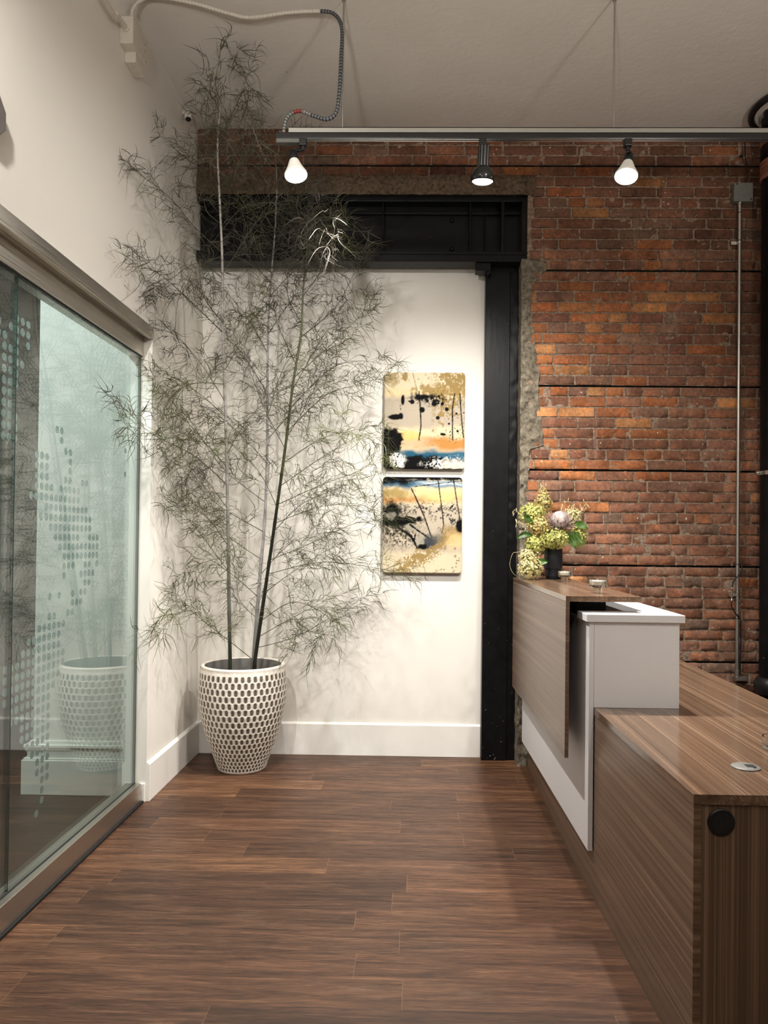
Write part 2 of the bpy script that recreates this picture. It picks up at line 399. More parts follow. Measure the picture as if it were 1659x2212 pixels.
# ---- concrete fill and brick wall
BND = [(0, .715), (.55, .70), (1.3, .695), (1.9, .70), (1.95, .70), (2.0, .705), (2.03, .79), (2.2, .775), (2.35, .755), (2.5, .76), (2.62, .735), (2.74, .727), (2.9, .70), (2.98, .705), (3.06, .725), (3.12, .765), (3.14, .80), (3.205, .80), (3.213, .715)]
def xb(z):
    z = max(0, min(z, 3.213))
    for (a, p), (b, q) in zip(BND, BND[1:]):
        if z <= b: return p+(q-p)*(z-a)/max(b-a, 1e-6)
    return .7
conc = ragged('trim_3', .655, lambda z: xb(z)+.012+.012*fbm(z*11, 5), 4.757, .0, 3.213, 220, 14, .020, M['concrete'], None, lambda z: .655+.006*fbm(z*9, 2), .13, 20)
struct(conc, 'rough grey concrete strip between steel column and brick', 'concrete')
RH = .0668; SEAMS = [3.142, 3.142-11*RH, 3.142-19*RH, 3.142-28*RH, 3.142-37*RH, 3.142+10*RH]
rows = []
k0 = int(round(3.142/RH)); zbase = 3.142-k0*RH
HEAD = {k0, k0-6, k0-12, k0-18, k0-24, k0-30, k0-36, k0+6}
bk = MB(); bc = []; mo = MB(); rng = random.Random(4)
def palette(x, z):
    r = rng.random()
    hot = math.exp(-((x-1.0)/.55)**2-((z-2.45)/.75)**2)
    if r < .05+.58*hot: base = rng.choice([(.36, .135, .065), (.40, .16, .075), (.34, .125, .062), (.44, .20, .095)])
    elif r < .82: base = rng.choice([(.225, .102, .070), (.245, .108, .073), (.21, .098, .072), (.25, .115, .080), (.235, .12, .09)])
    elif r < .97: base = rng.choice([(.21, .108, .082), (.235, .13, .10), (.19, .085, .064)])
    else: base = rng.choice([(.17, .105, .085), (.30, .12, .07)])
    f = rng.uniform(.90, 1.12)
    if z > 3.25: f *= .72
    return (base[0]*f*1.08, base[1]*f*1.12, base[2]*f*1.0)
def brick(x0, x1, z0, z1, rag_l=False):
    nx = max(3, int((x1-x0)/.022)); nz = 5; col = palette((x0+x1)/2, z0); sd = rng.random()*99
    tilt = rng.uniform(-.004, .004); out = rng.uniform(-.003, .004); vs = []; cs = []
    chip = rng.random() < .3
    for j in range(nz+1):
        for i in range(nx+1):
            u, v = i/nx, j/nz
            x = x0+(x1-x0)*u; z = z0+(z1-z0)*v
            e = min(i, nx-i, j, nz-j)
            nn = fbm(x*28+sd, z*28, sd, 3)
            if e == 0:
                y = YBR+.011; x += .0035*fbm(x*40, z*40, sd); z += .0035*fbm(x*40, z*40, sd+7)
                if (i in (0, nx)) and (j in (0, nz)): x += .005*(1 if i == 0 else -1); z += .005*(1 if j == 0 else -1)
            else:
                y = YBR+out+tilt*(u-.5)+.0042*nn
                if e == 1:
                    y += .002; z = z0+(z1-z0)*(.055 if j == 1 else .945 if j == nz-1 else v)
                    if i == 1: x = x0+.0040
                    if i == nx-1: x = x1-.0040
                if chip and nn > .45: y += .006
            vs.append((x, y, z)); k = 1+.30*nn
            cs.append(tuple(c*k*(.75 if e == 0 else 1) for c in col))
    n0 = len(bk.v); bk.add(vs, [(j*(nx+1)+i, j*(nx+1)+i+1, (j+1)*(nx+1)+i+1, (j+1)*(nx+1)+i) for j in range(nz) for i in range(nx)])
    bc.extend(cs)
XEND = 3.1
nrow = int((ZC-zbase)/RH)+1
for r in range(nrow):
    z0 = zbase+r*RH; z1 = min(z0+RH, ZC+.005)
    if z1-z0 < .02: continue
    head = r in HEAD or r-1 in () 
    seam_b = any(abs(z0-s) < .01 for s in SEAMS); seam_t = any(abs(z1-s) < .01 for s in SEAMS)
    jl = .0056
    za = z0+(jl if seam_b else jl/2); zb = z1-(jl if seam_t else jl/2)
    L = .1185 if head else .2365
    x = (-1.6 if z0 > 3.70 else .3)-(L*.5 if r % 2 else 0)+rng.uniform(-.03, .03)
    while x < XEND:
        l = L*rng.uniform(.94, 1.05)
        if rng.random() < .07 and not head: l *= .5
        a, b = x+.0034, x+l-.0034
        if z0 > 3.70: lo = XL+.004
        elif z0 > 3.21: lo = .715+.02*fbm(z0*17, 1)
        else: lo = min(xb(z0), xb(z1))-.008
        x += l
        if b < lo+.035: continue
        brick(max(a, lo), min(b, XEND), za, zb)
# broken, taller bricks next to the beam end
bk.c = bc
bw = struct(bk.build('wall_brick', M['brick'], None, True, 0, 62), 'old exposed red brick wall with worn mortar joints', 'wall')
for a, b in zip(sorted([0]+SEAMS), sorted(SEAMS+[ZC])):
    for (xa, xe, zl, zh) in ((.69, XEND, a, b), (XL+.003, .70, max(a, 3.72), b)):
        if zh-zl < .02: continue
        za, zb = zl+.006, zh-.006
        nx, nz = int((xe-xa)/.03), max(2, int((zb-za)/.03))
        vs = [(xa+(xe-xa)*i/nx, YBR+.0072+.0030*fbm((xa+(xe-xa)*i/nx)*25, (za+(zb-za)*j/nz)*25, 8), za+(zb-za)*j/nz) for j in range(nz+1) for i in range(nx+1)]
        mo.add(vs, [(j*(nx+1)+i, j*(nx+1)+i+1, (j+1)*(nx+1)+i+1, (j+1)*(nx+1)+i) for j in range(nz) for i in range(nx)])
mo.build('mortar', M['mortar'], bw, True)
MB().box((.66, YBR+.022, 0), (XEND, YBR+.3, ZC)).box((XL+.002, YBR+.022, 3.62), (.70, YBR+.3, ZC)).build('joint_backing', M['gap'], bw)
# mortar band bedded over the beam
bed = MB(); nx, nz = 110, 8; za, zb = 3.622, 3.748
vs = [(BX0+(.74-BX0)*i/nx, 4.757+.010*fbm(i*.35, j*.5, 4), za+(zb-za)*j/nz+(.018*fbm(i*.21, 9) if j == nz else 0)) for j in range(nz+1) for i in range(nx+1)]
bed.add(vs, [(j*(nx+1)+i, j*(nx+1)+i+1, (j+1)*(nx+1)+i+1, (j+1)*(nx+1)+i) for j in range(nz) for i in range(nx)])
M['bed'] = simple('dark_mortar_bed', (.115, .082, .055), .95, 0, 45, .5, .008, .1)
bed.build('mortar_bed', M['bed'], bw, True)

# ---- glass partition
win = struct(bpy.data.objects.new('window_1', None), 'frameless glass partition with frosted dots and steel rails', 'glass partition'); COL.objects.link(win)
GX0, GX1, YA, YJT = -1.502, -1.490, .45, 2.752
MB().box((GX0, YJT+.003, .10), (GX1, YJ-.012, 2.42)).build('glass_pane', M['glass'], win)
MB().box((GX0, YA, .10), (GX1, YJT-.003, 2.42)).build('glass_pane', M['glass'], win)
MB().box((GX0, YJT-.0026, .10), (GX1, YJT-.0016, 2.40)).box((GX0, YJT+.0016, .10), (GX1, YJT+.0026, 2.40)).build('glass_edge', M['glassedge'], win)
MB().box((GX0-.002, YJ-.0115, .10), (GX1+.001, YJ-.008, 2.40)).build('glass_seal', M['glassedge'], win)
hd = MB().box((-1.56, YA, 2.394), (-1.478, YJ-.004, 2.50)).box((-1.56, YA, 2.50), (-1.428, YJ-.001, 2.551)).box((-1.45, YA, 2.485), (-1.428, YJ-.001, 2.50))
hd.build('header_rail', M['steel'], win, bevel=.002)
MB().box((GX0-.001, YA, 2.388), (GX1+.001, YJ-.01, 2.394)).build('header_gasket', M['blackmatte'], win)
MB().box((-1.53, YA, .012), (-1.449, YJ-.03, .108)).build('bottom_rail', M['steel'], win, bevel=.002)
MB().box((-1.487, YA, .104), (-1.478, YJ-.03, .1095)).build('rail_gasket', M['blackmatte'], win)
DOTS = '''
...###........................
#.####........................
##.#.#........................
.###..........................
.####.........................
.###..........................
.###..........................
.##...........................
.##...........................
.###.......##................#
.###........#.................
.###.........##...............
.......###....#..............#
.......###....#...............
.......###...##..##...........
.......####.#####.............
......###########.............
.........##########...........
........############..........
..........##########..........
...........######..###........
............##########........
.............#########........
.............###..##.#........
.............#...####.........
..................##..........
..........#.#..#.##...........
...............###............
..........##..##..............
........######................
......#######.................
.....########.................
..############................
..############................
..###########.................
..##########..................
...########...................
...########...................
.....######...................
.....######...................
......#####...................
.......####...................
........###...................
........###...................
.........##...................
.........#....................
.........#....................
........#.....................
'''.split()
P_, OY, OZ, I0, J0 = .0409, -.0061, -.0166, 65, 55
for lo, hi in ((0, YJT), (YJT, 9)):
    d = MB()
    for r, row in enumerate(DOTS):
        for c, ch in enumerate(row):
            y, z = OY+(I0+c)*P_, OZ+(J0-r)*P_
            if ch == '#' and lo+.012 < y < hi-.012: d.lathe([(.0155, 0), (.0155, .0004)], (GX0-.0006, y, z), 20, (1, 0, 0))
    d.build('frosted_dots', M['film'], win)

# ================================================================== RECEPTION DESK
desk = thing('reception_desk', (1.1, 3.3, 0), 'long walnut laminate reception desk with raised white hutch beside the brick wall', 'reception desk')
FR = [(.744, 2.008), (.722, 3.05), (.716, 3.4), (.716, 4.735)]
MB().prism([(.742, 2.004), (1.51, 2.004), (1.51, 4.735), (.716, 4.735), (.714, 3.4), (.720, 3.05)], .728, .756).build('desktop', M['lamY'], desk, bevel=.0015)
MB().prism(FR+[(x+.020, y) for x, y in FR[::-1]], 0, .7265).build('front_panel', M['lamV'], desk)
MB().box((.7655, 2.013, 0), (1.49, 2.033, .7265)).build('end_panel', M['lamZ'], desk)
MB().box((.737, 4.70, 0), (1.49, 4.72, .7265)).build('end_panel', M['lamZ'], desk)
MB().prism([(.700, 3.024), (.7195, 3.024), (.6885, 4.66), (.669, 4.66)], .185, 1.0995).build('white_front_panel', M['white'], desk, bevel=.001)['label'] = 'white front panel'
MB().box((.7205, 3.025, .7565), (1.06, 3.045, 1.0995)).build('white_end_panel', M['white'], desk, bevel=.001)['label'] = 'white end panel'
MB().box((1.04, 3.046, .7565), (1.06, 4.66, 1.0995)).build('white_back_panel', M['white'], desk)
MB().prism([(.687, 3.012), (1.078, 3.012), (1.078, 4.66), (.965, 4.66), (.965, 3.18), (.684, 3.18)], 1.10, 1.130).build('white_cap', M['white'], desk, bevel=.0015)['label'] = 'white cap'
MB().box((.722, 3.05, .99), (1.038, 4.65, 1.005)).build('inner_shelf', M['lamY'], desk)
MB().box((.724, 3.40, 1.006), (.86, 4.58, 1.1725)).build('counter_riser', M['blackmatte'], desk)['label'] = 'black riser'
MB().box((.645, 3.30, .78), (.668, 4.52, 1.16)).build('gap_shade', M['blackmatte'], desk)['label'] = 'black block for shade in the gap'  # black block stands in for shade in the gap behind the waterfall panel
MB().prism([(.622, 3.106), (.932, 3.106), (.932, 4.63), (.603, 4.63)], 1.173, 1.196).build('counter_top', M['lamY'], desk, bevel=.001)
MB().prism([(.622, 3.107), (.638, 3.107), (.619, 4.63), (.603, 4.63)], .53, 1.1725).build('waterfall_panel', M['lamV'], desk, bevel=.001)
g1 = MB().lathe([(.041, 0), (.041, .003), (.037, .005), (.002, .005)], (.986, 2.25, .7562), 32).build('grommet', simple('satin_grey_metal', (.17, .165, .155), .55, .2, 60, .2), desk, True); g1['label'] = 'silver grommet'
MB().box((.985, 2.236, .7605), (1.012, 2.262, .7622)).box((1.0, 2.226, .7605), (1.006, 2.25, .763)).build('grommet_cap', M['blackmatte'], g1)
g2 = MB().lathe([(.0365, 0), (.0365, .003), (.0335, .006), (.002, .006)], (.818, 2.013, .680), 32, (0, -1, 0)).build('grommet', M['blackmetal'], desk, True); g2['label'] = 'black grommet'
MB().lathe([(.026, 0), (.026, .0015), (.002, .0015)], (.818, 2.007, .680), 28, (0, -1, 0)).box((.824, 2.004, .678), (.834, 2.006, .702)).build('grommet_cap', M['blackmatte'], g2, True)

# ---- things on the counter
CT = 1.196
M['vase'] = simple('matte_black_ceramic', (.007, .010, .016), .5, 0, 20, .2)
vase = MB().lathe([(.001, 0), (.042, 0), (.0445, .003), (.0445, .055), (.0505, .060), (.0535, .066), (.0535, .180), (.052, .184), (.049, .184), (.047, .178), (.047, .02), (.001, .02)], (.822, 4.49, CT), 48, None, False).build('vase', M['vase'], None, True)
tag(vase, 'matte black ceramic vase with a narrower foot on the wooden counter', 'vase')
M['hyd_green'] = m_leaf('hydrangea_green', (.40, .42, .10), (.66, .64, .24), .2, .6, 40)
M['hyd_tan'] = m_leaf('hydrangea_tan', (.50, .34, .12), (.70, .58, .27), .2, .6, 40)
M['hyd_pale'] = m_leaf('hydrangea_pale', (.62, .53, .25), (.82, .75, .45), .2, .6, 40)
M['stem'] = m_leaf('flower_stem', (.10, .12, .035), (.18, .18, .06), .05)
M['green_leaf'] = m_leaf('glossy_leaf', (.022, .060, .010), (.085, .17, .030), .25, .35, 22)
M['protea'] = m_leaf('protea_bract', (.33, .25, .24), (.66, .58, .55), .1, .7, 60)
M['protea_dark'] = m_leaf('protea_dark_bract', (.14, .09, .08), (.36, .27, .25), .1, .7, 60)
M['oat'] = m_leaf('dry_oat_grass', (.50, .40, .22), (.75, .64, .42), .2, .7, 50)
VM = Vector((.822, 4.49, CT+.17))
def stem_pts(c):
    c = Vector(c); m = VM+(c-VM)*.25; m.z = max(m.z, VM.z+.01); return smooth_path([VM+(c-VM)*.05+Vector((0, 0, -.09)), VM+(c-VM)*.08, m, c], 5)
def hydrangea(c, rx, rz, mt, label, n, cone=False):
    rx *= 1.12; rz *= 1.1; n = int(n*1.7); c = Vector(c); r_ = random.Random(int(c.x*999+c.z*77))
    t = thing('hydrangea', c, label, 'flower', 'hydrangea heads in the bouquet')
    b = MB()
    for k in range(n):
        u = r_.uniform(-1, 1); a = r_.uniform(0, 2*PI); s = math.sqrt(1-u*u)
        d = Vector((s*math.cos(a), s*math.sin(a), u))
        rr = r_.uniform(.80, 1.06)*(1+.12*fbm(d.x*2.2+c.x*9, d.y*2.2, d.z*2.2+c.z*9))
        k_ = (1-.45*max(0, d.z)) if cone else 1
        p = c+Vector((d.x*rx*rr*k_, d.y*rx*rr*k_, d.z*rz*rr))
        nrm = (d+Vector((r_.uniform(-.6, .6), r_.uniform(-.6, .6), r_.uniform(-.5, .6)))).normalized()
        u_ = nrm.orthogonal().normalized(); u_ = Matrix.Rotation(r_.uniform(0, PI), 3, nrm) @ u_; w_ = nrm.cross(u_)
        sz = r_.uniform(.0048, .0085)
        for q in range(4):
            e = (u_ if q % 2 == 0 else w_)*(1 if q < 2 else -1); f = nrm.cross(e)
            b.add([p, p+e*sz*.6+f*sz*.45+nrm*sz*.25, p+e*sz*1.1+nrm*sz*.1, p+e*sz*.6-f*sz*.45+nrm*sz*.25], [(0, 1, 2, 3)])
    b.build('blossom', mt, t)
    core = MB().lathe([(rx*.70*math.sin(PI*i/8)+.0005, -rz*.70*math.cos(PI*i/8)) for i in range(9)], c, 12)
    core.build('flower_core', M['stem'], t, True)
    MB().tube(stem_pts(c), .003, 7).build('stem', M['stem'], t, True)
HY = [((.692, 4.47, 1.579), .070, .060, 'hyd_green', 'yellow green hydrangea head at the upper left of the bouquet', 330, 0),
      ((.765, 4.52, 1.655), .046, .085, 'hyd_tan', 'tall tan cone shaped hydrangea at the top of the bouquet', 300, 1),
      ((.727, 4.43, 1.510), .062, .055, 'hyd_tan', 'tan hydrangea head in the middle of the bouquet beside the protea', 300, 0),
      ((.812, 4.40, 1.440), .078, .058, 'hyd_green', 'large lime green hydrangea head hanging over the vase rim', 420, 0),
      ((.705, 4.42, 1.402), .055, .048, 'hyd_green', 'small green hydrangea head left of the vase rim', 240, 0),
      ((.668, 4.41, 1.325), .055, .052, 'hyd_pale', 'pale hydrangea head drooping left of the vase', 240, 0),
      ((.668, 4.38, 1.262), .064, .056, 'hyd_pale', 'lowest pale hydrangea head resting over the counter edge', 300, 0),
      ((.937, 4.50, 1.568), .045, .050, 'hyd_pale', 'pale hydrangea sprig right of the protea', 190, 0),
      ((.966, 4.47, 1.450), .046, .062, 'hyd_green', 'green hydrangea head at the right end of the bouquet', 220, 0)]
for c, rx, rz, mt, lb, n, cone in HY: hydrangea(c, rx, rz, M[mt], lb, n, cone)
# king protea
pc = Vector((.838, 4.40, 1.530))
pt = thing('protea', pc, 'large dusty pink protea flower at the front of the bouquet', 'flower')
ax = Vector((.05, -.42, .9)).normalized(); u0 = ax.orthogonal().normalized(); w0 = ax.cross(u0)
def strap(b, base, path_fn, w, n=6):
    vs = []
    for i in range(n+1):
        t = i/n; p, side = path_fn(t); ww = w*(1-.25*t)*(1 if t < .8 else (1-t)/.2*.9+.1)
        vs += [p-side*ww/2, p+side*ww/2]
    b.add(vs, [(2*i, 2*i+1, 2*i+3, 2*i+2) for i in range(n)])
dome = MB(); br = MB(); r_ = random.Random(3)
for ring in range(8):
    th0 = .12+ring*.20; cnt = max(6, int(40*math.sin(min(th0+.1, PI/2))))
    for k in range(cnt):
        a = 2*PI*(k+.5*(ring % 2))/cnt+r_.uniform(-.06, .06)
        rad = u0*math.cos(a)+w0*math.sin(a); side = ax.cross(rad)
        th1 = th0+.50
        def fn(t, th1=th1, th0=th0, rad=rad, side=side):
            th = th1+(max(th0-.1, .02)-th1)*t; R = .050+.004*t
            return pc+ax*(.012+R*1.12*math.cos(th))+rad*R*math.sin(th), side
        strap(dome, pc, fn, .0085)
dome.build('flower_dome', M['protea'], pt, True)
for ring, (op, ln, cnt) in enumerate(((.80, .098, 18), (1.08, .105, 20), (1.35, .092, 18))):
    for k in range(cnt):
        a = 2*PI*(k+.33*ring)/cnt+r_.uniform(-.1, .1); rad = u0*math.cos(a)+w0*math.sin(a); side = ax.cross(rad); L = ln*r_.uniform(.8, 1.15); o_ = op+r_.uniform(-.12, .12)
        def fn(t, rad=rad, side=side, L=L, o_=o_):
            return pc-ax*.02+rad*(.022+L*t*math.sin(o_)*(1-.15*t))+ax*(L*t*math.cos(o_)), side
        strap(br, pc, fn, .011)
br.build('outer_bracts', M['protea_dark'], pt, True)
MB().lathe([(.012, -.05), (.030, -.03), (.040, 0), (.044, .02), (.036, .045), (.002, .06)], pc, 16, ax).build('flower_base', M['protea_dark'], pt, True)
MB().tube(stem_pts(pc-ax*.04), .004, 8).build('stem', M['stem'], pt, True)
def big_leaf(a, b, w, label, droop=.02):
    a, b = Vector(a), Vector(b); t = thing('foliage_leaf', a, label, 'leaf', 'broad green leaves in the bouquet')
    d = b-a; side = d.cross(Vector((0, -1, .25))).normalized(); nrm = side.cross(d).normalized(); mb = MB(); vs = []
    n = 10
    for i in range(n+1):
        s = i/n; p = a+d*s+Vector((0, 0, droop*math.sin(PI*s))); ww = w*math.sin(PI*min(1, s*.95+.04))**.8*(.5 if i == n else 1)
        for q in (-1, -.5, 0, .5, 1): vs.append(p+side*ww*q/2+nrm*(abs(q)*.006+.003*math.sin(9*s+q)))
    mb.add(vs, [(i*5+q, i*5+q+1, (i+1)*5+q+1, (i+1)*5+q) for i in range(n) for q in range(4)])
    mb.build('blade', M['green_leaf'], t, True)
    MB().tube([VM+(a-VM)*.3, a, a+d*.9+Vector((0, 0, .004))], .0018, 6).build('leaf_stem', M['stem'], t, True)
big_leaf((.690, 4.42, 1.450), (.587, 4.40, 1.432), .035, 'pointed green leaf sticking out left of the bouquet at middle height', .018)
big_leaf((.680, 4.40, 1.515), (.622, 4.38, 1.575), .034, 'green leaf tucked below the upper left hydrangea', .01)
big_leaf((.930, 4.43, 1.520), (1.010, 4.42, 1.490), .044, 'broad green leaf at the upper right beside the pale sprig', .015)
big_leaf((.890, 4.38, 1.478), (.925, 4.36, 1.380), .044, 'long green leaf hanging down right of the vase', .0)
big_leaf((.920, 4.39, 1.478), (.968, 4.37, 1.395), .036, 'shorter green leaf hanging beside the right hydrangea', .0)
big_leaf((.692, 4.37, 1.278), (.768, 4.36, 1.300), .040, 'green leaf lying low between drooping blooms and vase', .012)
def oat(tip, label, base=None, n=9, seed=0):
    r_ = random.Random(seed); tip = Vector(tip); base = Vector(base or VM)
    t = thing('oat_grass', base, label, 'grass', 'dry oat grass sprays')
    mid = base+(tip-base)*.55+Vector((r_.uniform(-.02, .02), 0, .02)); path = smooth_path([base, mid, tip], 8)
    MB().tube(path, .0011, 5).build('stem', M['oat'], t)
    b = MB()
    for k in range(n):
        p = path[int(len(path)*(.50+.49*k/n))-1]; d = Vector((r_.uniform(-1, 1), r_.uniform(-.6, .3), r_.uniform(-.9, .7))).normalized()
        q = p+d*r_.uniform(.010, .024); e = (Vector((d.x*.3, 0, r_.choice([1, -1])*.9))).normalized()
        b.tube([p, q], .0005, 4); b.tube([q, q+e*.007, q+e*.016, q+e*.022], .002, 5, True, [.0008, .0028, .002, .0003])
    b.build('spikelets', M['oat'], t)
oat((.760, 4.50, 1.785), 'tallest oat grass spray rising above the bouquet', (.80, 4.48, 1.45), 14, 1)
oat((1.012, 4.44, 1.660), 'oat grass spray arching out to the upper right', (.86, 4.46, 1.45), 12, 2)
oat((.575, 4.42, 1.605), 'oat grass spray reaching out to the upper left', (.76, 4.46, 1.45), 11, 3)
oat((.590, 4.42, 1.530), 'oat grass spray below another on the left side', (.74, 4.46, 1.45), 9, 4)
oat((.890, 4.46, 1.665), 'short oat grass spray standing behind the protea', (.85, 4.48, 1.48), 9, 5)
oat((.930, 4.47, 1.640), 'oat grass spray between protea and right hydrangea', (.86, 4.48, 1.48), 9, 6)
vn = MB().tube(smooth_path([(.70, 4.44, 1.37), (.60, 4.42, 1.355), (.571, 4.42, 1.345), (.555, 4.42, 1.285), (.572, 4.42, 1.235), (.612, 4.44, 1.205), (.64, 4.47, 1.204)], 8), .0009, 6).build('vine', M['oat'], None, True)
tag(vn, 'thin pale dried tendril looping past the black column', 'dried twig')

m, nt, b = mat('fluted_clear_glass'); b.inputs['Transmission Weight'].default_value = 1.0; b.inputs['Roughness'].default_value = .02; b.inputs['IOR'].default_value = 1.48
gq = G(nt); gq.link(gq.ramp(gq.noise(gq.obj(), 40), [(.3, (.95, .97, .96)), (.7, (1, 1, 1))]), b.inputs['Base Color'])
M['cleartumbler'] = m
M['wax'] = simple('cream_wax', (.88, .82, .66), .5, 0, 30, .04)
def fluted(b, prof, c, n=72, amp=.0012):
    c = Vector(c); m = len(prof)
    vs = [c+Vector(((r+(amp if k % 4 < 2 else -amp)*(1 if f else 0))*math.cos(2*PI*k/n), (r+(amp if k % 4 < 2 else -amp)*(1 if f else 0))*math.sin(2*PI*k/n), h)) for r, h, f in prof for k in range(n)]
    b.add(vs, [(i*n+k, i*n+(k+1) % n, (i+1)*n+(k+1) % n, (i+1)*n+k) for i in range(m-1) for k in range(n)])
def candle(x, y, label):
    t = thing('candle_holder', (x, y, CT), label, 'candle holder', 'fluted candle holders on the counter')
    b = MB(); fluted(b, [(.0005, .0005, 0), (.018, .0005, 1), (.018, .024, 1), (.030, .0255, 0), (.0355, .028, 0), (.0355, .033, 0), (.0345, .035, 1), (.0345, .058, 1), (.0315, .058, 0), (.0315, .036, 0), (.0005, .035, 0)], (x, y, CT))
    b.build('glass_cup', M['cleartumbler'], t, True)
    MB().lathe([(.0005, 0), (.029, 0), (.029, .0165), (.027, .0185), (.0005, .0185)], (x, y, CT+.0362), 32).build('wax', M['wax'], t, True)
    MB().cyl((x, y, CT+.054), (x, y, CT+.061), .0012, 8).build('wick', M['wax'], t)
candle(.838, 4.23, 'fluted glass tealight holder beside the black vase')
candle(.799, 3.30, 'fluted glass tealight holder at the near edge of the counter')
vot = MB(); fluted(vot, [(.0005, .0005, 0), (.046, .0005, 0), (.048, .004, 0), (.048, .040, 0), (.044, .040, 0), (.044, .012, 0), (.0005, .010, 0)], (1.178, 2.45, .7562), 48, 0)
tag(vot.build('glass_votive', M['cleartumbler'], None, True), 'low clear glass votive on the walnut desktop, cut by the frame', 'glass')

# ================================================================== ART
def art_mat():
    m, nt, b = mat('painted_canvas'); g = G(nt); v = g.obj()
    c = g.n('ShaderNodeAttribute', attribute_name='Col').outputs['Color']
    weave = g.n('ShaderNodeTexNoise', {'Vector': v, 'Scale': 420.0, 'Detail': 2.0}).outputs['Fac']
    g.link(g.mix(1.0, c, g.ramp(weave, [(.3, (.86,)*3), (.7, (1.1,)*3)]), 'MULTIPLY'), b.inputs['Base Color'])
    b.inputs['Roughness'].default_value = .75; b.inputs['Specular IOR Level'].default_value = .1
    return m
M['canvas'] = art_mat(); M['canvas_side'] = simple('canvas_side', (.16, .14, .12), .7, 0, 60, .2)
def sst(a, b, x): t = np.clip((x-a)/(b-a), 0, 1); return t*t*(3-2*t)
def paint(which, nx, nz):
    U, V = np.meshgrid(np.linspace(0, 1, nx+1), np.linspace(0, 1, nz+1))   # V up
    sd = 3.1 if which == 1 else 8.7
    def nz_(sx, sz, o=4, off=0): return np.array([[noise.fractal((u*sx+off, v*sz+sd, off*1.7), 1.0, 2.0, o) for u in U[0]] for v in V[:, 0]])
    n1, n2, n3 = nz_(5, 6, 4), nz_(17, 20, 4, 5), nz_(42, 50, 3, 9)
    gr = n2*.5+n3*.5
    Cc = np.empty(U.shape+(3,))
    def lay(col, a):
        a = np.clip(a, 0, 1)[..., None]; Cc[:] = Cc*(1-a)+np.array(col)*a
    def band(v0, v1, s): return sst(v0-s, v0+s, V+n1*.03)*(1-sst(v1-s, v1+s, V+n1*.03))
    def blob(u, v, ru, rv, s=.25, wob=.25):
        d = np.sqrt(((U-u)/ru)**2+((V-v)/rv)**2)+n2*wob; return 1-sst(1-s, 1+s, d)
    def stroke(pts, w, wob=.004, soft=.5):
        a = np.zeros(U.shape)
        P = [np.array(p) for p in pts]; asp = .63/.525
        for p, q in zip(P, P[1:]):
            d = (q-p)*np.array([1, asp]); L = max(d@d, 1e-9)
            t = np.clip(((U-p[0])*d[0]+(V-p[1])*asp*d[1])/L, 0, 1)
            dist = np.hypot(U-p[0]-t*(q-p)[0], (V-p[1]-t*(q-p)[1])*asp)
            a = np.maximum(a, 1-sst(w*soft, w*1.3, dist+n3*wob))
        return a
    K = (.003, .003, .0035); gold = (.30, .20, .065); cream = (.68, .58, .41)
    if which == 1:
        Cc[:] = cream
        lay((.72, .56, .30), band(.74, .83, .04)*.65); lay((.42, .36, .29), band(.42, .755, .035)*.85)
        lay((.76, .63, .40), band(.31, .42, .05)*.8); lay((.50, .22, .05), band(.20, .33, .035)*(.35+.6*sst(.2, .7, U+n1*.2))); lay((.85, .52, .16), blob(.30, .345, .16, .05, .5)*.8)
        lay(gold, sst(.0, .35, gr+.5-1.7*np.abs((V-.80)-.40*(U-.72)))*sst(.55, .72, U+gr*.1)*.95)
        lay(gold, blob(.08, .92, .12, .05, .6, .9)*.8); lay(gold, blob(.26, .96, .03, .05)*.9); lay(gold, blob(.56, .81, .16, .05, .6, 1.2)*.9)
        lay((.02, .10, .17), band(.085, .185, .03)*sst(.18, .32, U)*1.0); lay((.06, .18, .26), band(.12, .155, .03)*sst(.6, .9, U)*.7)
        lay(K, (1-sst(.13, .165, V+n2*.03+.03*U))*(1-sst(.62, .80, U+gr*.15))); lay((.80, .78, .74), sst(-.05, .25, n3)*blob(.85, .06, .3, .06, .5, .4)*.9)
        lay(K, blob(.07, .27, .17, .15, .15, .3)); lay((.02, .10, .17), blob(.26, .16, .10, .035, .4, .3)*.8); lay(K, blob(.0, .15, .18, .2, .3, .3))
        lay((.80, .78, .72), blob(.17, .085, .11, .075, .2, .3)*sst(-.35, .05, n3+.1))
        lay(K, blob(.60, .72, .20, .075, .4, .7)*sst(-.12, .1, gr)); lay(K, blob(.44, .745, .14, .03, .5, .9))
        for u, v, r in ((.665, .415+.116, .024), (.775, .62, .026), (.895, .575, .014), (.805, .47, .014), (.62, .675, .034), (.345, .695, .03), (.47, .612, .035), (.91, .395, .016), (.72, .675, .022), (.985, .585, .009), (.85, .395, .008), (.31, .70, .012)):
            lay(K, blob(u, v, r, r*.84, .2, .12))
        lay(K, blob(.23, .71, .022, .05, .2, .15)); lay(K, blob(.14, .535, .085, .03, .15, .2)); lay(K, blob(.21, .545, .03, .032)); lay(K, blob(.73, .36, .035, .012, .3, .4))
        lay((.20, .14, .06), stroke([(.35, .99), (.41, .80)], .006)*.7); lay(K, stroke([(.43, .80), (.45, .60), (.46, .45), (.435, .30)], .009))
        lay(K, stroke([(.87, .78), (.845, .62), (.85, .31)], .0085)); lay(K, stroke([(.935, .78), (.955, .55), (.985, .33)], .0085)); lay(K, stroke([(.20, .66), (.205, .60)], .004))
        for u, v in ((.42, .93), (.51, .975), (.545, .94)): lay((.42, .37, .30), blob(u, v, .015, .013)*.8)
        lay(K, sst(.30, .42, n3+.25*n2)*band(.31, .42, .05)*sst(.55, .8, U)*.9)
        lay(K, 1-sst(.0, .012, V+n3*.01))
    else:
        Cc[:] = cream
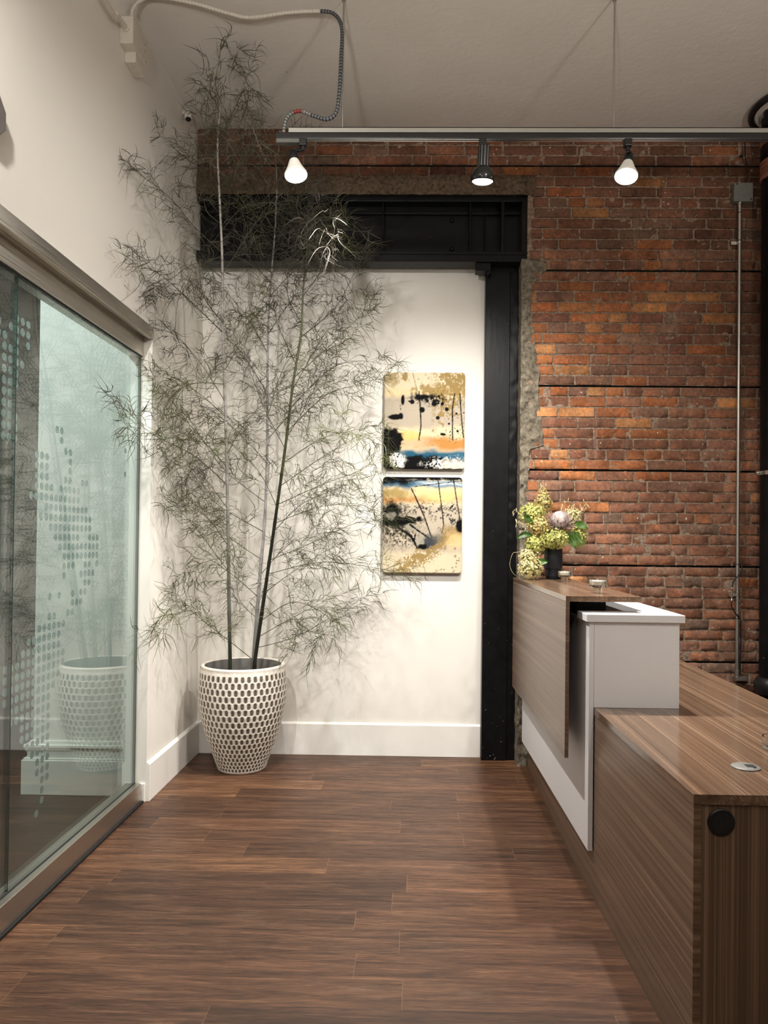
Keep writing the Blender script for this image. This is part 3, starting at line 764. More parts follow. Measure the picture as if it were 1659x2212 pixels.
        lay((.44, .38, .31), band(.22, .70, .05)*.75); lay((.76, .58, .30), band(.74, .88, .04)*.85); lay((.45, .19, .05), band(.735, .80, .03)*(.35+.5*(1-sst(.2, .8, U))))
        lay((.30, .21, .06), blob(.15, .83, .2, .06, .6, .5)*.8); lay((.88, .62, .25), blob(.72, .80, .2, .05, .6, .3)*.7)
        lay((.09, .20, .30), band(.90, .97, .025)*1.0); lay((.66, .72, .74), band(.925, .955, .015)*sst(.35, .6, U)*.8)
        lay(K, (sst(.955, .985, V+n2*.02))); lay(K, sst(.88, .96, V-.0*U+n1*.04)*(1-sst(.25, .48, U+gr*.1)))
        lay(K, stroke([(0, .935), (.6, .975), (1, .985)], .006)); lay(K, stroke([(.4, .90), (.75, .94), (1, .965)], .005))
        tex = sst(-.06, .10, gr); lay(K, blob(.08, .60, .22, .16, .5, .5)*sst(-.3, .05, gr)); lay(K, blob(.20, .40, .28, .13, .6, .5)*tex*.95); lay(K, blob(.55, .67, .45, .08, .6, .6)*sst(.10, .25, gr)*.9); lay(K, blob(.85, .55, .25, .15, .6, .5)*sst(.13, .28, gr)*.9)
        lay(K, blob(.28, .545, .22, .055, .2, .4)); lay(K, blob(.05, .52, .15, .03, .3, .4)); lay(K, blob(.13, .64, .09, .08, .3, .4))
        lay((.36, .33, .25), blob(.36, .475, .085, .04, .25, .2)*.9); lay((.38, .35, .29), blob(.50, .34, .075, .055, .2, .2)*.9); lay((.40, .37, .30), blob(.10, .60, .07, .04, .4, .6)*.6)
        lay(K, stroke([(.15, .50), (.36, .385), (.44, .26)], .016, .012)); lay(K, stroke([(.35, .50), (.62, .345)], .012, .01)); lay(K, stroke([(.36, .88), (.52, .60), (.62, .37)], .009)); lay(K, stroke([(.69, .99), (.74, .70), (.77, .50), (.745, .41)], .0075)); lay(K, stroke([(.885, .99), (.94, .72), (.975, .55)], .0075)); lay(K, stroke([(.36, .385), (.40, .35), (.42, .40)], .012, .01))
        lay(gold, stroke([(.80, .36), (.55, .20), (.24, .05)], .085, .10, .7)*sst(-.38, -.12, gr)*.95); lay(gold, blob(.9, .43, .12, .06, .6, .9)*.8); lay((.80, .55, .25), blob(.90, .34, .12, .08, .5, .5)*.7)
        lay((.02, .03, .05), blob(.60, .33, .08, .06, .5, .5)*.95); lay(K, blob(.50, .275, .07, .025, .4, .5)); lay((.10, .10, .09), blob(.68, .36, .12, .05, .7, .6)*.6)
        lay(K, blob(.97, .50, .05, .07, .3, .4)); lay(K, stroke([(.83, .66), (.90, .72)], .010, .02))
        for u, v, r in ((.915, .26, .014), (.92, .18, .016), (.94, .135, .011), (.935, .105, .011), (.965, .135, .012), (.885, .06, .012), (.78, .04, .010), (.905, .03, .010), (.745, .04, .009), (.68, .032, .009), (.90, .015, .01), (.93, .07, .01), (.97, .16, .009)): lay((.22, .16, .09), blob(u, v, r, r*.84, .3, .1)*.8)
        lay((.30, .22, .10), stroke([(.52, .08), (.55, .0)], .006)*.7)
    return Cc
def canvas(name, x0, x1, z0, z1, which, label):
    t = thing(name, ((x0+x1)/2, YB, z0), label, 'painting', 'rounded abstract paintings')
    nx, nz = 150, 180; r = .022; yf, th = YB-.040, .032
    Cc = paint(which, nx, nz); W_, H_ = x1-x0, z1-z0
    b = MB(); vs = []; cs = []
    for j in range(nz+1):
        for i in range(nx+1):
            x, z = W_*i/nx, H_*j/nz
            # squeeze rows towards rounded corners
            dz = min(z, H_-z)
            ins = r-math.sqrt(max(0, r*r-(r-dz)**2)) if dz < r else 0
            x = ins+(W_-2*ins)*i/nx
            e = min(min(x-ins, W_-ins-x), dz)
            vs.append((x0+x, yf+(.004*(1-min(e, .006)/.006)**2), z0+z)); cs.append(Cc[j, i])
    b.add(vs, [(j*(nx+1)+i, j*(nx+1)+i+1, (j+1)*(nx+1)+i+1, (j+1)*(nx+1)+i) for j in range(nz) for i in range(nx)])
    b.c = cs; b.build('painted_face', M['canvas'], t, True)
    ring = []
    for cx, cz, a0 in ((x1-r, z1-r, 0), (x0+r, z1-r, 90), (x0+r, z0+r, 180), (x1-r, z0+r, 270)):
        for k in range(7): a = math.radians(a0+15*k); ring.append((cx+r*math.cos(a), cz+r*math.sin(a)))
    n = len(ring); vs = [(x, yf+.0042, z) for x, z in ring]+[(x, yf+.0042+th, z) for x, z in ring]
    MB().add(vs, [(i, (i+1) % n, n+(i+1) % n, n+i) for i in range(n)]+[tuple(range(n, 2*n))]).build('canvas_frame', M['canvas_side'], t, True)
canvas('painting', -.216, .314, 1.885, 2.520, 1, 'upper abstract painting with cream, gold and black splatter on white wall')
canvas('painting', -.218, .302, 1.203, 1.832, 2, 'lower abstract painting with blue top edge and black branching strokes')
lb = MB().box((-.400, YB-.004, 1.532), (-.302, YB-.0002, 1.632)).build('wall_label', simple('paper_label', (.86, .85, .82), .6, 0, 20, .02))
tag(lb, 'small white caption card on the white wall left of the paintings', 'label')
tx = MB()
for z, l, h in ((1.610, .044, .004), (1.603, .047, .003), (1.593, .017, .002), (1.586, .031, .002), (1.579, .021, .002), (1.571, .009, .004)): tx.box((-.390, YB-.0046, z-h/2), (-.390+l, YB-.0041, z+h/2))
tx.build('caption_text', simple('grey_print', (.22, .22, .22), .7), lb)

# ================================================================== POTTED BAMBOO
PX, PY = -1.058, 4.63
plant = thing('potted_bamboo', (PX, PY, 0), 'tall wispy bamboo with three canes in a dimpled white pot in the corner', 'potted plant')
PROF = [(0, .140), (.012, .148), (.06, .165), (.12, .188), (.20, .216), (.28, .239), (.36, .256), (.43, .265), (.49, .268), (.54, .267), (.59, .263), (.622, .257)]
def prad(z):
    for (a, p), (b, q) in zip(PROF, PROF[1:]):
        if z <= b: return p+(q-p)*(z-a)/(b-a)
    return PROF[-1][1]
NC = 44; SUB = 10; N = NC*SUB
zr = [.606]
while zr[-1] > .03: zr.append(zr[-1]-.0385*(prad(zr[-1])/.262)**1.12)
pb = MB(); pc_ = []; vs = []
LEV = 260
for j in range(LEV+1):
    z = .004+(.632-.004)*j/LEV; R = prad(min(z, .622))
    k = 0
    while k < len(zr)-1 and z < zr[k+1]: k += 1
    zt, zb_ = (zr[k], zr[k+1]) if k < len(zr)-1 else (0, 0)
    for i in range(N):
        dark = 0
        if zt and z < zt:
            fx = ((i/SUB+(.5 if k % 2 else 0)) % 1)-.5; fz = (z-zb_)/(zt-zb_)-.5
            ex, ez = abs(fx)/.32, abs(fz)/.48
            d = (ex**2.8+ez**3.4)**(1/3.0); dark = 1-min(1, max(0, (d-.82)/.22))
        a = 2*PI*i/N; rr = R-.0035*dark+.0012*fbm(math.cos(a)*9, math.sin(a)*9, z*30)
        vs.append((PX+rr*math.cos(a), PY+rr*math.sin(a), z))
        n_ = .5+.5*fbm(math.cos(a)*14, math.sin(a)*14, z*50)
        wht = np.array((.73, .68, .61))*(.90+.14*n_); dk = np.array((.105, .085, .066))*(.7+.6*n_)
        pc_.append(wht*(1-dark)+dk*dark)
pb.add(vs, [(j*N+i, j*N+(i+1) % N, (j+1)*N+(i+1) % N, (j+1)*N+i) for j in range(LEV) for i in range(N)])
def ring(prof, n, col):
    vs = [(PX+r*math.cos(2*PI*k/n), PY+r*math.sin(2*PI*k/n), h) for r, h in prof for k in range(n)]; m = len(prof)
    pb.add(vs, [(i*n+k, i*n+(k+1) % n, (i+1)*n+(k+1) % n, (i+1)*n+k) for i in range(m-1) for k in range(n)]); pc_.extend([np.array(col)]*len(vs))
ring([(.253, .628), (.256, .636), (.253, .643), (.246, .646), (.238, .645), (.232, .640)], 96, (.74, .69, .62))
ring([(.232, .640), (.230, .630), (.232, .45), (.005, .45)], 96, (.17, .165, .155))
ring([(.001, .0), (.138, .0), (.142, .004)], 96, (.6, .56, .5))
pb.c = pc_
pb.build('planter', m_attr('dimpled_pot', .55, 120, .06, .0006, None, .4), plant, True, 0, 60)['label'] = 'white pot with rows of dark oval dimples'
M['soil'] = simple('dark_soil', (.028, .022, .016), .95, 0, 60, .5, .01)
MB().lathe([(.229, .52), (.15, .527), (.05, .522), (.001, .525)], (PX, PY, 0), 40, None, False).build('soil', M['soil'], plant, True)
CANES= [[(-1.122,4.56,0.635),(-1.123,4.5,1.174),(-1.118,4.435,1.59),(-1.114,4.337,2.125),(-1.11,4.229,2.635),(-1.096,4.149,2.975),(-1.094,4.066,3.3),(-1.091,4.005,3.522),(-1.058,3.942,3.737),(-0.993,3.891,3.903),(-0.934,3.86,3.999)],[(-0.998,4.64,0.635),(-0.965,4.642,1.169),(-0.939,4.644,1.543),(-0.93,4.647,1.947),(-0.935,4.65,2.468),(-0.929,4.653,2.903),(-0.901,4.656,3.34),(-0.893,4.658,3.633),(-0.908,4.66,3.838)],[(-0.975,4.56,0.649),(-0.905,4.543,1.147),(-0.85,4.524,1.54),(-0.789,4.499,1.987),(-0.746,4.478,2.346),(-0.699,4.459,2.648),(-0.686,4.441,2.92),(-0.667,4.43,3.082),(-0.662,4.42,3.23)]]
BRANCHES=[
[[(-1.125,4.409,1.74),(-1.223,4.103,1.869),(-1.346,3.796,1.944),(-1.366,3.489,2.016)],[(-1.118,4.435,1.59),(-1.24,4.35,1.775),(-1.364,4.265,1.899)],[(-1.122,4.494,1.216),(-1.256,4.326,1.45),(-1.36,4.159,1.615)],[(-1.109,4.321,2.203),(-1.222,4.163,2.407),(-1.375,4.005,2.594)],[(-1.114,4.337,2.125),(-1.218,4.156,2.224),(-1.37,3.976,2.312)],[(-1.113,4.392,1.834),(-1.251,4.191,2.022),(-1.369,3.99,2.215)],[(-1.107,4.24,2.585),(-1.257,4.009,2.721),(-1.328,3.778,2.763),(-1.377,3.547,2.729)],[(-1.101,4.172,2.879),(-1.21,4.011,2.897),(-1.376,3.849,2.668)],[(-1.097,4.14,3.01),(-1.202,3.974,3.083),(-1.273,3.808,3.156),(-1.384,3.642,3.206)],[(-1.097,4.066,3.3),(-1.178,4.048,3.418),(-1.275,4.03,3.485),(-1.389,4.013,3.577)],[(-1.096,4.06,3.322),(-0.997,4.14,3.477),(-0.945,4.22,3.676)],[(-1.09,4.011,3.501),(-1.113,3.855,3.589),(-1.047,3.699,3.687)],[(-1.084,3.992,3.566),(-0.979,3.943,3.713),(-0.908,3.894,3.855)],[(-1.095,4.167,2.903),(-0.938,4.128,3.122),(-0.804,4.089,3.285),(-0.696,4.05,3.357)],[(-1.11,4.284,2.383),(-0.986,4.257,2.59),(-0.903,4.23,2.795)],[(-1.113,4.377,1.914),(-0.976,4.36,2.13),(-0.811,4.342,2.263)],[(-1.121,4.471,1.37),(-1.192,4.284,1.53),(-1.269,4.098,1.6)],[(-1.102,4.229,2.635),(-1.184,4.104,2.752),(-1.176,3.979,2.91)],[(-1.12,4.479,1.314),(-1.267,4.373,1.261),(-1.328,4.267,1.184)],[(-1.094,4.09,3.208),(-1.186,4.175,3.324),(-1.266,4.26,3.549)],[(-1.094,4.114,3.116),(-0.997,4.154,3.262),(-0.902,4.193,3.307)],[(-1.11,4.3,2.307),(-1.271,4.158,2.276),(-1.352,4.016,2.146)],[(-1.112,4.367,1.967),(-1.247,4.011,1.946),(-1.365,3.654,1.938)],[(-1.056,3.945,3.727),(-1.051,3.797,3.747),(-0.989,3.648,3.771)],[(-1.018,3.891,3.903),(-0.918,3.886,3.826),(-0.891,3.881,3.701)],[(-1.096,4.072,3.277),(-0.993,3.92,3.331),(-0.85,3.768,3.375)],[(-1.092,4.042,3.39),(-0.977,3.852,3.418),(-0.862,3.663,3.423)],[(-1.09,4.023,3.456),(-1.168,4.095,3.595),(-1.216,4.166,3.738)],[(-1.089,4.005,3.522),(-0.998,3.878,3.577),(-0.919,3.75,3.601)],[(-1.094,4.054,3.345),(-1.118,3.928,3.384),(-1.115,3.803,3.393)],[(-1.069,3.961,3.674),(-1.124,4.066,3.81),(-1.199,4.17,3.937)],[(-0.993,3.891,3.903),(-0.987,3.963,3.998),(-0.991,4.034,4.083)]],
[[(-1.001,4.64,0.667),(-1.208,4.376,0.909),(-1.265,4.113,1.019),(-1.35,3.849,0.914)],[(-0.985,4.64,0.738),(-0.742,4.7,0.806),(-0.517,4.76,0.933),(-0.317,4.82,1.049)],[(-0.95,4.643,1.284),(-1.183,4.564,1.453),(-1.361,4.485,1.645)],[(-0.937,4.645,1.644),(-1.188,4.565,1.85),(-1.368,4.485,2.134)],[(-0.94,4.644,1.457),(-1.19,4.475,1.619),(-1.363,4.307,1.823)],[(-0.931,4.647,2.033),(-0.766,4.734,2.252),(-0.602,4.82,2.418)],[(-0.933,4.649,2.323),(-1.108,4.666,2.586),(-1.276,4.683,2.794)],[(-0.933,4.651,2.569),(-1.098,4.735,2.84),(-1.301,4.82,3.075)],[(-0.927,4.653,2.932),(-0.671,4.247,2.986),(-0.441,3.84,2.957)],[(-0.901,4.656,3.326),(-0.671,4.228,3.217),(-0.485,3.8,3.059)],[(-0.897,4.656,3.282),(-1.041,4.574,3.449),(-1.136,4.493,3.525)],[(-0.892,4.658,3.545),(-0.748,4.518,3.566),(-0.588,4.377,3.513)],[(-0.896,4.658,3.633),(-0.833,4.512,3.705),(-0.726,4.366,3.767)],[(-0.972,4.642,1.054),(-1.1,4.471,1.204),(-1.22,4.301,1.317)],[(-0.929,4.646,1.889),(-1.073,4.547,2.047),(-1.246,4.447,2.198)],[(-0.932,4.652,2.7),(-0.788,4.643,2.901),(-0.615,4.633,3.043)],[(-0.922,4.654,3.02),(-1.012,4.465,3.094),(-1.052,4.276,3.183)],[(-0.957,4.642,1.198),(-0.8,4.656,1.372),(-0.63,4.669,1.46)],[(-0.931,4.648,2.178),(-0.826,4.559,2.448),(-0.727,4.471,2.54)],[(-0.911,4.655,3.224),(-0.779,4.558,3.243),(-0.694,4.461,3.316)],[(-0.964,4.641,0.911),(-1.094,4.696,1.019),(-1.139,4.752,1.161)]],
[[(-0.932,4.552,0.921),(-0.717,4.521,1.038),(-0.488,4.491,0.905),(-0.703,4.46,0.768)],[(-0.945,4.555,0.822),(-0.706,4.46,0.961),(-0.476,4.365,1.081)],[(-0.891,4.54,1.203),(-0.578,4.51,1.278),(-0.269,4.479,1.255),(-0.052,4.449,1.204)],[(-0.883,4.536,1.288),(-0.613,4.55,1.403),(-0.362,4.565,1.519),(-0.179,4.579,1.535)],[(-0.836,4.519,1.625),(-0.543,4.404,1.745),(-0.29,4.289,1.832),(-0.219,4.174,1.937)],[(-0.822,4.513,1.736),(-0.567,4.582,1.928),(-0.346,4.65,2.068),(-0.258,4.718,2.078)],[(-0.803,4.506,1.876),(-0.563,4.323,1.993),(-0.36,4.139,2.022)],[(-0.852,4.525,1.512),(-0.587,4.548,1.614),(-0.335,4.572,1.632),(-0.228,4.595,1.543)],[(-0.776,4.495,2.07),(-0.538,4.537,2.304),(-0.316,4.579,2.37),(-0.211,4.622,2.466)],[(-0.759,4.487,2.208),(-0.519,4.363,2.405),(-0.347,4.24,2.431),(-0.209,4.117,2.39)],[(-0.737,4.476,2.388),(-0.51,4.506,2.606),(-0.374,4.537,2.756),(-0.293,4.568,2.865)],[(-0.705,4.461,2.621),(-0.501,4.407,2.772),(-0.415,4.354,2.892),(-0.353,4.301,2.994)],[(-0.686,4.445,2.866),(-0.534,4.428,3.054),(-0.368,4.412,3.131)],[(-0.678,4.436,3.001),(-0.513,4.243,3.092),(-0.385,4.05,3.117)],[(-0.667,4.43,3.082),(-0.569,4.265,3.153),(-0.433,4.1,3.163)],[(-0.664,4.427,3.136),(-0.707,4.291,3.217),(-0.66,4.155,3.264)],[(-0.913,4.545,1.09),(-0.738,4.642,1.229),(-0.52,4.738,1.374)],[(-0.864,4.528,1.456),(-0.677,4.397,1.62),(-0.472,4.266,1.696)],[(-0.726,4.471,2.456),(-0.848,4.508,2.717),(-0.885,4.545,2.897)],[(-0.694,4.456,2.702),(-0.801,4.545,2.926),(-0.761,4.633,3.158)],[(-0.792,4.501,1.959),(-0.943,4.594,2.226),(-1.053,4.686,2.475)],[(-0.836,4.521,1.597),(-0.933,4.434,1.812),(-1.079,4.347,1.965)],[(-0.746,4.48,2.319),(-0.579,4.396,2.577),(-0.463,4.313,2.716)],[(-0.781,4.497,2.029),(-0.64,4.464,2.261),(-0.555,4.432,2.448)]],
]
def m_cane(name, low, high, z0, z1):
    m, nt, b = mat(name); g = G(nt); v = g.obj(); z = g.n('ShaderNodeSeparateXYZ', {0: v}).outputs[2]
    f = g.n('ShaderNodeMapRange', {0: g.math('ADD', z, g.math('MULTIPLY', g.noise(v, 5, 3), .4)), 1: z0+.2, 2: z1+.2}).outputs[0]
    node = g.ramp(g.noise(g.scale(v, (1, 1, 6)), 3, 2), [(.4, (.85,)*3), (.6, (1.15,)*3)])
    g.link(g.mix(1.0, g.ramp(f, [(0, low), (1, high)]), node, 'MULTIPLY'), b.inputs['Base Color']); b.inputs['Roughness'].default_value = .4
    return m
M['cane_a'] = m_cane('green_to_lamplit_cane', (.022, .028, .018), (.34, .32, .30), .75, 1.9)  # dark green foot is pigment; lamp light higher up is put into colour
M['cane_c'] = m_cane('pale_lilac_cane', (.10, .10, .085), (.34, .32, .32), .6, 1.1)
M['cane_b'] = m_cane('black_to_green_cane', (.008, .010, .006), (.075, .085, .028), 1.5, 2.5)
M['leafg'] = [m_leaf('bamboo_leaf_olive', (.042, .039, .026), (.12, .112, .076), .30, .42, 4), m_leaf('bamboo_leaf_brown', (.040, .035, .028), (.115, .102, .082), .25, .42, 4), m_leaf('bamboo_leaf_green', (.050, .056, .021), (.16, .17, .070), .40, .42, 4)]
rb = random.Random(21)
def clampp(p):
    if p.x < XL+.02 and p.y > YJ-.06: p.x = XL+.02
    if p.x < -1.47: p.x = -1.47
    if p.y > YB-.02: p.y = YB-.02
    if p.z > ZC-.03: p.z = ZC-.03
    return p
def blade(b, p, d, L, wd, curl, droop):
    d = d.normalized(); s = d.cross(Vector((rb.uniform(-1, 1), rb.uniform(-1, 1), rb.uniform(-1, 1)))).normalized(); n_ = s.cross(d)
    vs = []; m = 6; c2 = rb.uniform(-.22, .22)
    for i in range(m+1):
        t = i/m; q = p+d*(L*t*(1-.18*abs(curl)*t))+n_*(curl*L*t*t)+s*(c2*L*math.sin(PI*t*1.3))+Vector((0, 0, -droop*L*t*t)); ww = wd*(1-t)**.6*(.55+1.5*min(t, .3))/1.0
        q = clampp(q)
        if i == m: vs.append(q)
        else: vs += [q-s*ww/2, q+s*ww/2]
    b.add(vs, [(2*i, 2*i+1, 2*i+3, 2*i+2) for i in range(m-1)]+[(2*m-2, 2*m-1, 2*m)])
def twig(b, p, d, L, depth=0):
    # a fine zig-zag shoot with tufts of narrow curled leaves
    pts = [p]; dd = d.normalized(); n = max(2, int(L/.026))
    for i in range(n):
        dd = (dd+Vector((rb.uniform(-.34, .34), rb.uniform(-.34, .34), rb.uniform(-.30, .28)))).normalized(); p = clampp(p+dd*(L/n)); pts.append(p)
        if i >= n//3:
            for q in range(rb.choice((1, 2, 2, 3))):
                ld = (dd*.8+Vector((rb.uniform(-1, 1), rb.uniform(-1, 1), rb.uniform(-1.05, .65)))).normalized()
                blade(b, p, ld, rb.uniform(.050, .130), rb.uniform(.0028, .0050), rb.uniform(-1.15, 1.15), rb.uniform(-.25, .65))
    for q in range(3):
        ld = (dd+Vector((rb.uniform(-.7, .7), rb.uniform(-.7, .7), rb.uniform(-.8, .4)))).normalized()
        blade(b, p, ld, rb.uniform(.06, .135), rb.uniform(.0028, .0050), rb.uniform(-.8, .8), rb.uniform(0, .4))
    b.tube(pts, .0008, 4, False)
CR = [(.0120, .0026), (.0125, .0022), (.0125, .003)]
for k, (cp, brs) in enumerate(zip(CANES, BRANCHES)):
    path = smooth_path(cp, 14); n = len(path); cane = MB()
    path[0] = path[0]-Vector((0, 0, .12))
    rad = [CR[k][0]+(CR[k][1]-CR[k][0])*(i/(n-1))**.8 for i in range(n)]
    rad = [r*(1.16 if i % 9 == 0 else 1.0) for i, r in enumerate(rad)]
    cane.tube(path, .01, 10, True, rad)
    co = cane.build('cane', (M['cane_a'], M['cane_c'], M['cane_b'])[k], plant, True); co['label'] = ('straight left cane, dark at the foot and painted pale above as if lit', 'pale grey middle cane', 'dark green leaning right cane')[k]
    for bi, bp in enumerate(brs):
        b = MB(); P = smooth_path(bp, 9); m = len(P)
        b.tube(P, .002, 6, True, [.0024-.0017*i/(m-1) for i in range(m)])
        tot = sum((P[i+1]-P[i]).length for i in range(m-1)); acc = 0; nxt = tot*.16
        for i in range(m-1):
            seg = P[i+1]-P[i]; acc += seg.length
            while acc >= nxt:
                f = nxt/tot
                d0 = seg.normalized(); sd = Vector((rb.uniform(-1, 1), rb.uniform(-.9, .9), rb.uniform(-.75, .95)))
                twig(b, P[i].lerp(P[i+1], .5), d0*.75+sd*.9, rb.uniform(.09, .21)*(1.12-.40*f)*(.62 if k == 0 and P[i].z > 3.45 else 1))
                nxt += rb.uniform(.019, .031)*(1.7 if k == 0 and P[i].z > 3.5 else 1)
        twig(b, P[-1], P[-1]-P[-2], .12)
        b.build('branch', M['leafg'][(0, 1, 0)[k] if rb.random() < .72 else 2] if k < 2 else M['leafg'][2 if rb.random() < .55 else 0], co)

# ================================================================== TRACK AND LAMPS
TY = 3.6
trk = thing('lighting_track', (.8, TY, 3.351), 'black lighting track on a galvanized strut hung from the ceiling', 'track')
MB().box((-.696, TY-.018, 3.3515), (2.6, TY+.018, 3.377)).build('track_channel', M['blackmetal'], trk, bevel=.002)
for y in (-.009, .009): MB().box((-.66, TY+y-.0022, 3.3495), (2.6, TY+y+.0022, 3.3516)).build('conductor_rail', M['chrome'], trk)
st = MB().box((-.633, TY-.0205, 3.3775), (2.6, TY+.0205, 3.381)).box((-.633, TY-.0205, 3.381), (2.6, TY-.0175, 3.402)).box((-.633, TY+.0175, 3.381), (2.6, TY+.0205, 3.402)).box((-.633, TY-.0205, 3.3985), (2.6, TY-.010, 3.402)).box((-.633, TY+.010, 3.3985), (2.6, TY+.0205, 3.402))
st.build('support_strut', M['galv'], trk)
MB().box((-.694, TY-.016, 3.331), (-.575, TY+.016, 3.351)).build('end_feed', simple('grey_end_feed', (.10, .10, .09), .5), trk, bevel=.002)
for x in (-.376, .93):
    rd = MB().cyl((x, TY, 3.384), (x, TY, ZC-.001), .0042, 10).build('hanger_rod', M['galv'], trk, True)
    MB().lathe([(.016, 0), (.016, .004), (.008, .006), (.008, .02)], (x, TY, ZC), 12, (0, 0, -1)).build('ceiling_anchor', M['galv'], rd, True)
M['bulb_silver'] = simple('frosted_bulb', (.80, .77, .70), .3, 0, 20, .03)
M['bulb_silver'].node_tree.nodes['Principled BSDF'].inputs['Emission Color'].default_value = (1, .95, .87, 1); M['bulb_silver'].node_tree.nodes['Principled BSDF'].inputs['Emission Strength'].default_value = .10
def flood(ax_, face, d, label, power, on_m, beam=128):
    face = Vector(face); d = Vector(d).normalized(); back = face-d*.088
    t = thing('track_lamp', (ax_, TY, 3.35), label, 'lamp', 'lamps on the lighting track')
    MB().box((ax_-.017, TY-.019, 3.318), (ax_+.017, TY+.019, 3.3505)).cyl((ax_, TY, 3.30), (ax_, TY, 3.32), .011, 14).build('track_adapter', M['blackmetal'], t, bevel=.002)
    s0 = back-d*.052
    MB().tube(smooth_path([(ax_, TY, 3.302), ((ax_+s0.x)/2, (TY+s0.y)/2, (3.302+s0.z)/2), tuple(s0+d*.012)], 4), .009, 10).build('swivel_arm', M['blackmetal'], t, True)
    MB().lathe([(.001, 0), (.016, .002), (.023, .014), (.024, .054), (.022, .060)], s0, 24, d).build('socket', M['blackmetal'], t, True)
    bl = MB().lathe([(.0215, .004), (.025, .012), (.037, .045), (.050, .074), (.0555, .084), (.0560, .090), (.053, .0915)], back, 36, d, False).build('bulb', M['bulb_silver'], t, True)
    MB().lathe([(.0530, .0912), (.040, .0955), (.02, .0975), (.001, .098)], back, 32, d, False).build('bulb_lens', on_m, bl, True)
    return spot('track_lamp_light', face+d*.022, d, power, beam, 1.0, .030)
flood(-.565, (-.598, TY+.0, 3.180), (.16, -.22, -.95), 'lit silver flood lamp at the left end of the track', 260, M['bulbface'])
flood(.998, (.992, TY+.0, 3.178), (-.17, -.28, -.94), 'lit silver flood lamp at the right of the track before brick', 260, M['bulbface'])
# the middle lamp: ribbed black holder with a black globe reflector
t = thing('track_lamp', (.302, TY, 3.35), 'black globe lamp with ribbed holder at the middle of the track', 'lamp', 'lamps on the lighting track')
MB().box((.285, TY-.019, 3.318), (.319, TY+.019, 3.3505)).cyl((.302, TY, 3.305), (.302, TY, 3.32), .012, 14).build('track_adapter', M['blackmetal'], t, bevel=.002)
dm = Vector((-.02, .16, -.97)).normalized(); s0 = Vector((.308, TY-.012, 3.318))
hb = MB(); n = 48
u_ = dm.orthogonal().normalized(); w_ = dm.cross(u_)
vs = []
for h, rr in ((0, .022), (.004, .027), (.095, .027), (.100, .022)):
    for k in range(n): a = 2*PI*k/n; r1 = rr-(.003 if k % 4 < 2 else 0); vs.append(s0+dm*h+(u_*math.cos(a)+w_*math.sin(a))*r1)
hb.add(vs, [(i*n+k, i*n+(k+1) % n, (i+1)*n+(k+1) % n, (i+1)*n+k) for i in range(3) for k in range(n)]+[tuple(range(n))[::-1], tuple(3*n+k for k in range(n))])
hb.build('ribbed_holder', M['blackmetal'], t)
g0 = s0+dm*.092
gl = MB().lathe([(.020, 0), (.030, .006), (.044, .018), (.053, .034), (.0565, .052), (.0555, .066), (.052, .072), (.049, .0715)], g0, 40, dm, False).build('globe_reflector', simple('black_gloss', (.012, .012, .012), .22), t, True)
MB().lathe([(.0515, .0705), (.040, .078), (.02, .081), (.001, .082)], g0, 32, dm, False).build('bulb_lens', M['dimbulb'], gl, True)
spot('track_lamp_light', g0+dm*.098, (0, .22, -.97), 205, 145, 1.0, .045)

# flexible conduit
fp = smooth_path([(-1.405, 3.60, 3.895), (-1.402, 3.585, 3.97), (-1.35, 3.568, 4.012), (-1.26, 3.562, 4.020), (-1.10, 3.59, 4.010), (-.94, 3.64, 3.995), (-.84, 3.66, 3.99), (-.66, 3.648, 4.005), (-.5, 3.642, 4.008), (-.425, 3.63, 3.985), (-.385, 3.605, 3.90), (-.384, 3.58, 3.739), (-.390, 3.58, 3.58), (-.405, 3.588, 3.48), (-.448, 3.59, 3.446), (-.51, 3.597, 3.464), (-.589, 3.60, 3.491), (-.645, 3.60, 3.457), (-.662, 3.60, 3.378)], 12)
seg = [0.0]
for a, b in zip(fp, fp[1:]): seg.append(seg[-1]+(b-a).length)
tot = seg[-1]; step = .0038; npt = int(tot/step); pts = []; j = 0
for i in range(npt+1):
    s = i*step
    while j < len(seg)-2 and seg[j+1] < s: j += 1
    pts.append(fp[j].lerp(fp[j+1], min(1, (s-seg[j])/max(seg[j+1]-seg[j], 1e-9))))
fc = thing('flexible_conduit', (-1.405, 3.60, 3.895), 'corrugated flexible cable running over the ceiling and looping down to the track', 'cable')
def corr(i0, i1, name, cols, label=None):
    b = MB(); P = pts[i0:i1+1]; nn = 9; b.tube(P, .008, nn, True, [.0098 if (i//2) % 2 else .0080 for i in range(len(P))]); b.c = [cols[(i//2) % len(cols)] for i in range(len(P)) for _ in range(nn)]
    o = b.build(name, M['flex'], fc, True, 0, 80)
    if label: o['label'] = label
M['flex'] = m_attr('flex_armour', .45, 200, .05, 0, None, .5)
ib = int(1.02/step); wht = (.66, .62, .55)
corr(0, ib, 'painted_section', [wht, (.55, .51, .45)], 'cream painted section')
ir0, ir1 = int((tot-.165)/step), int((tot-.12)/step)
corr(ib, int((tot-.21)/step), 'striped_section', [(.16, .16, .16), (.015, .018, .035)], 'dark striped section')
corr(int((tot-.21)/step), ir0, 'steel_section', [(.25, .24, .22), (.10, .10, .10)]); corr(ir0, ir1, 'red_section', [(.30, .03, .02), (.12, .02, .02)], 'red taped section'); corr(ir1, npt, 'steel_section', [(.22, .24, .22), (.05, .05, .05)])
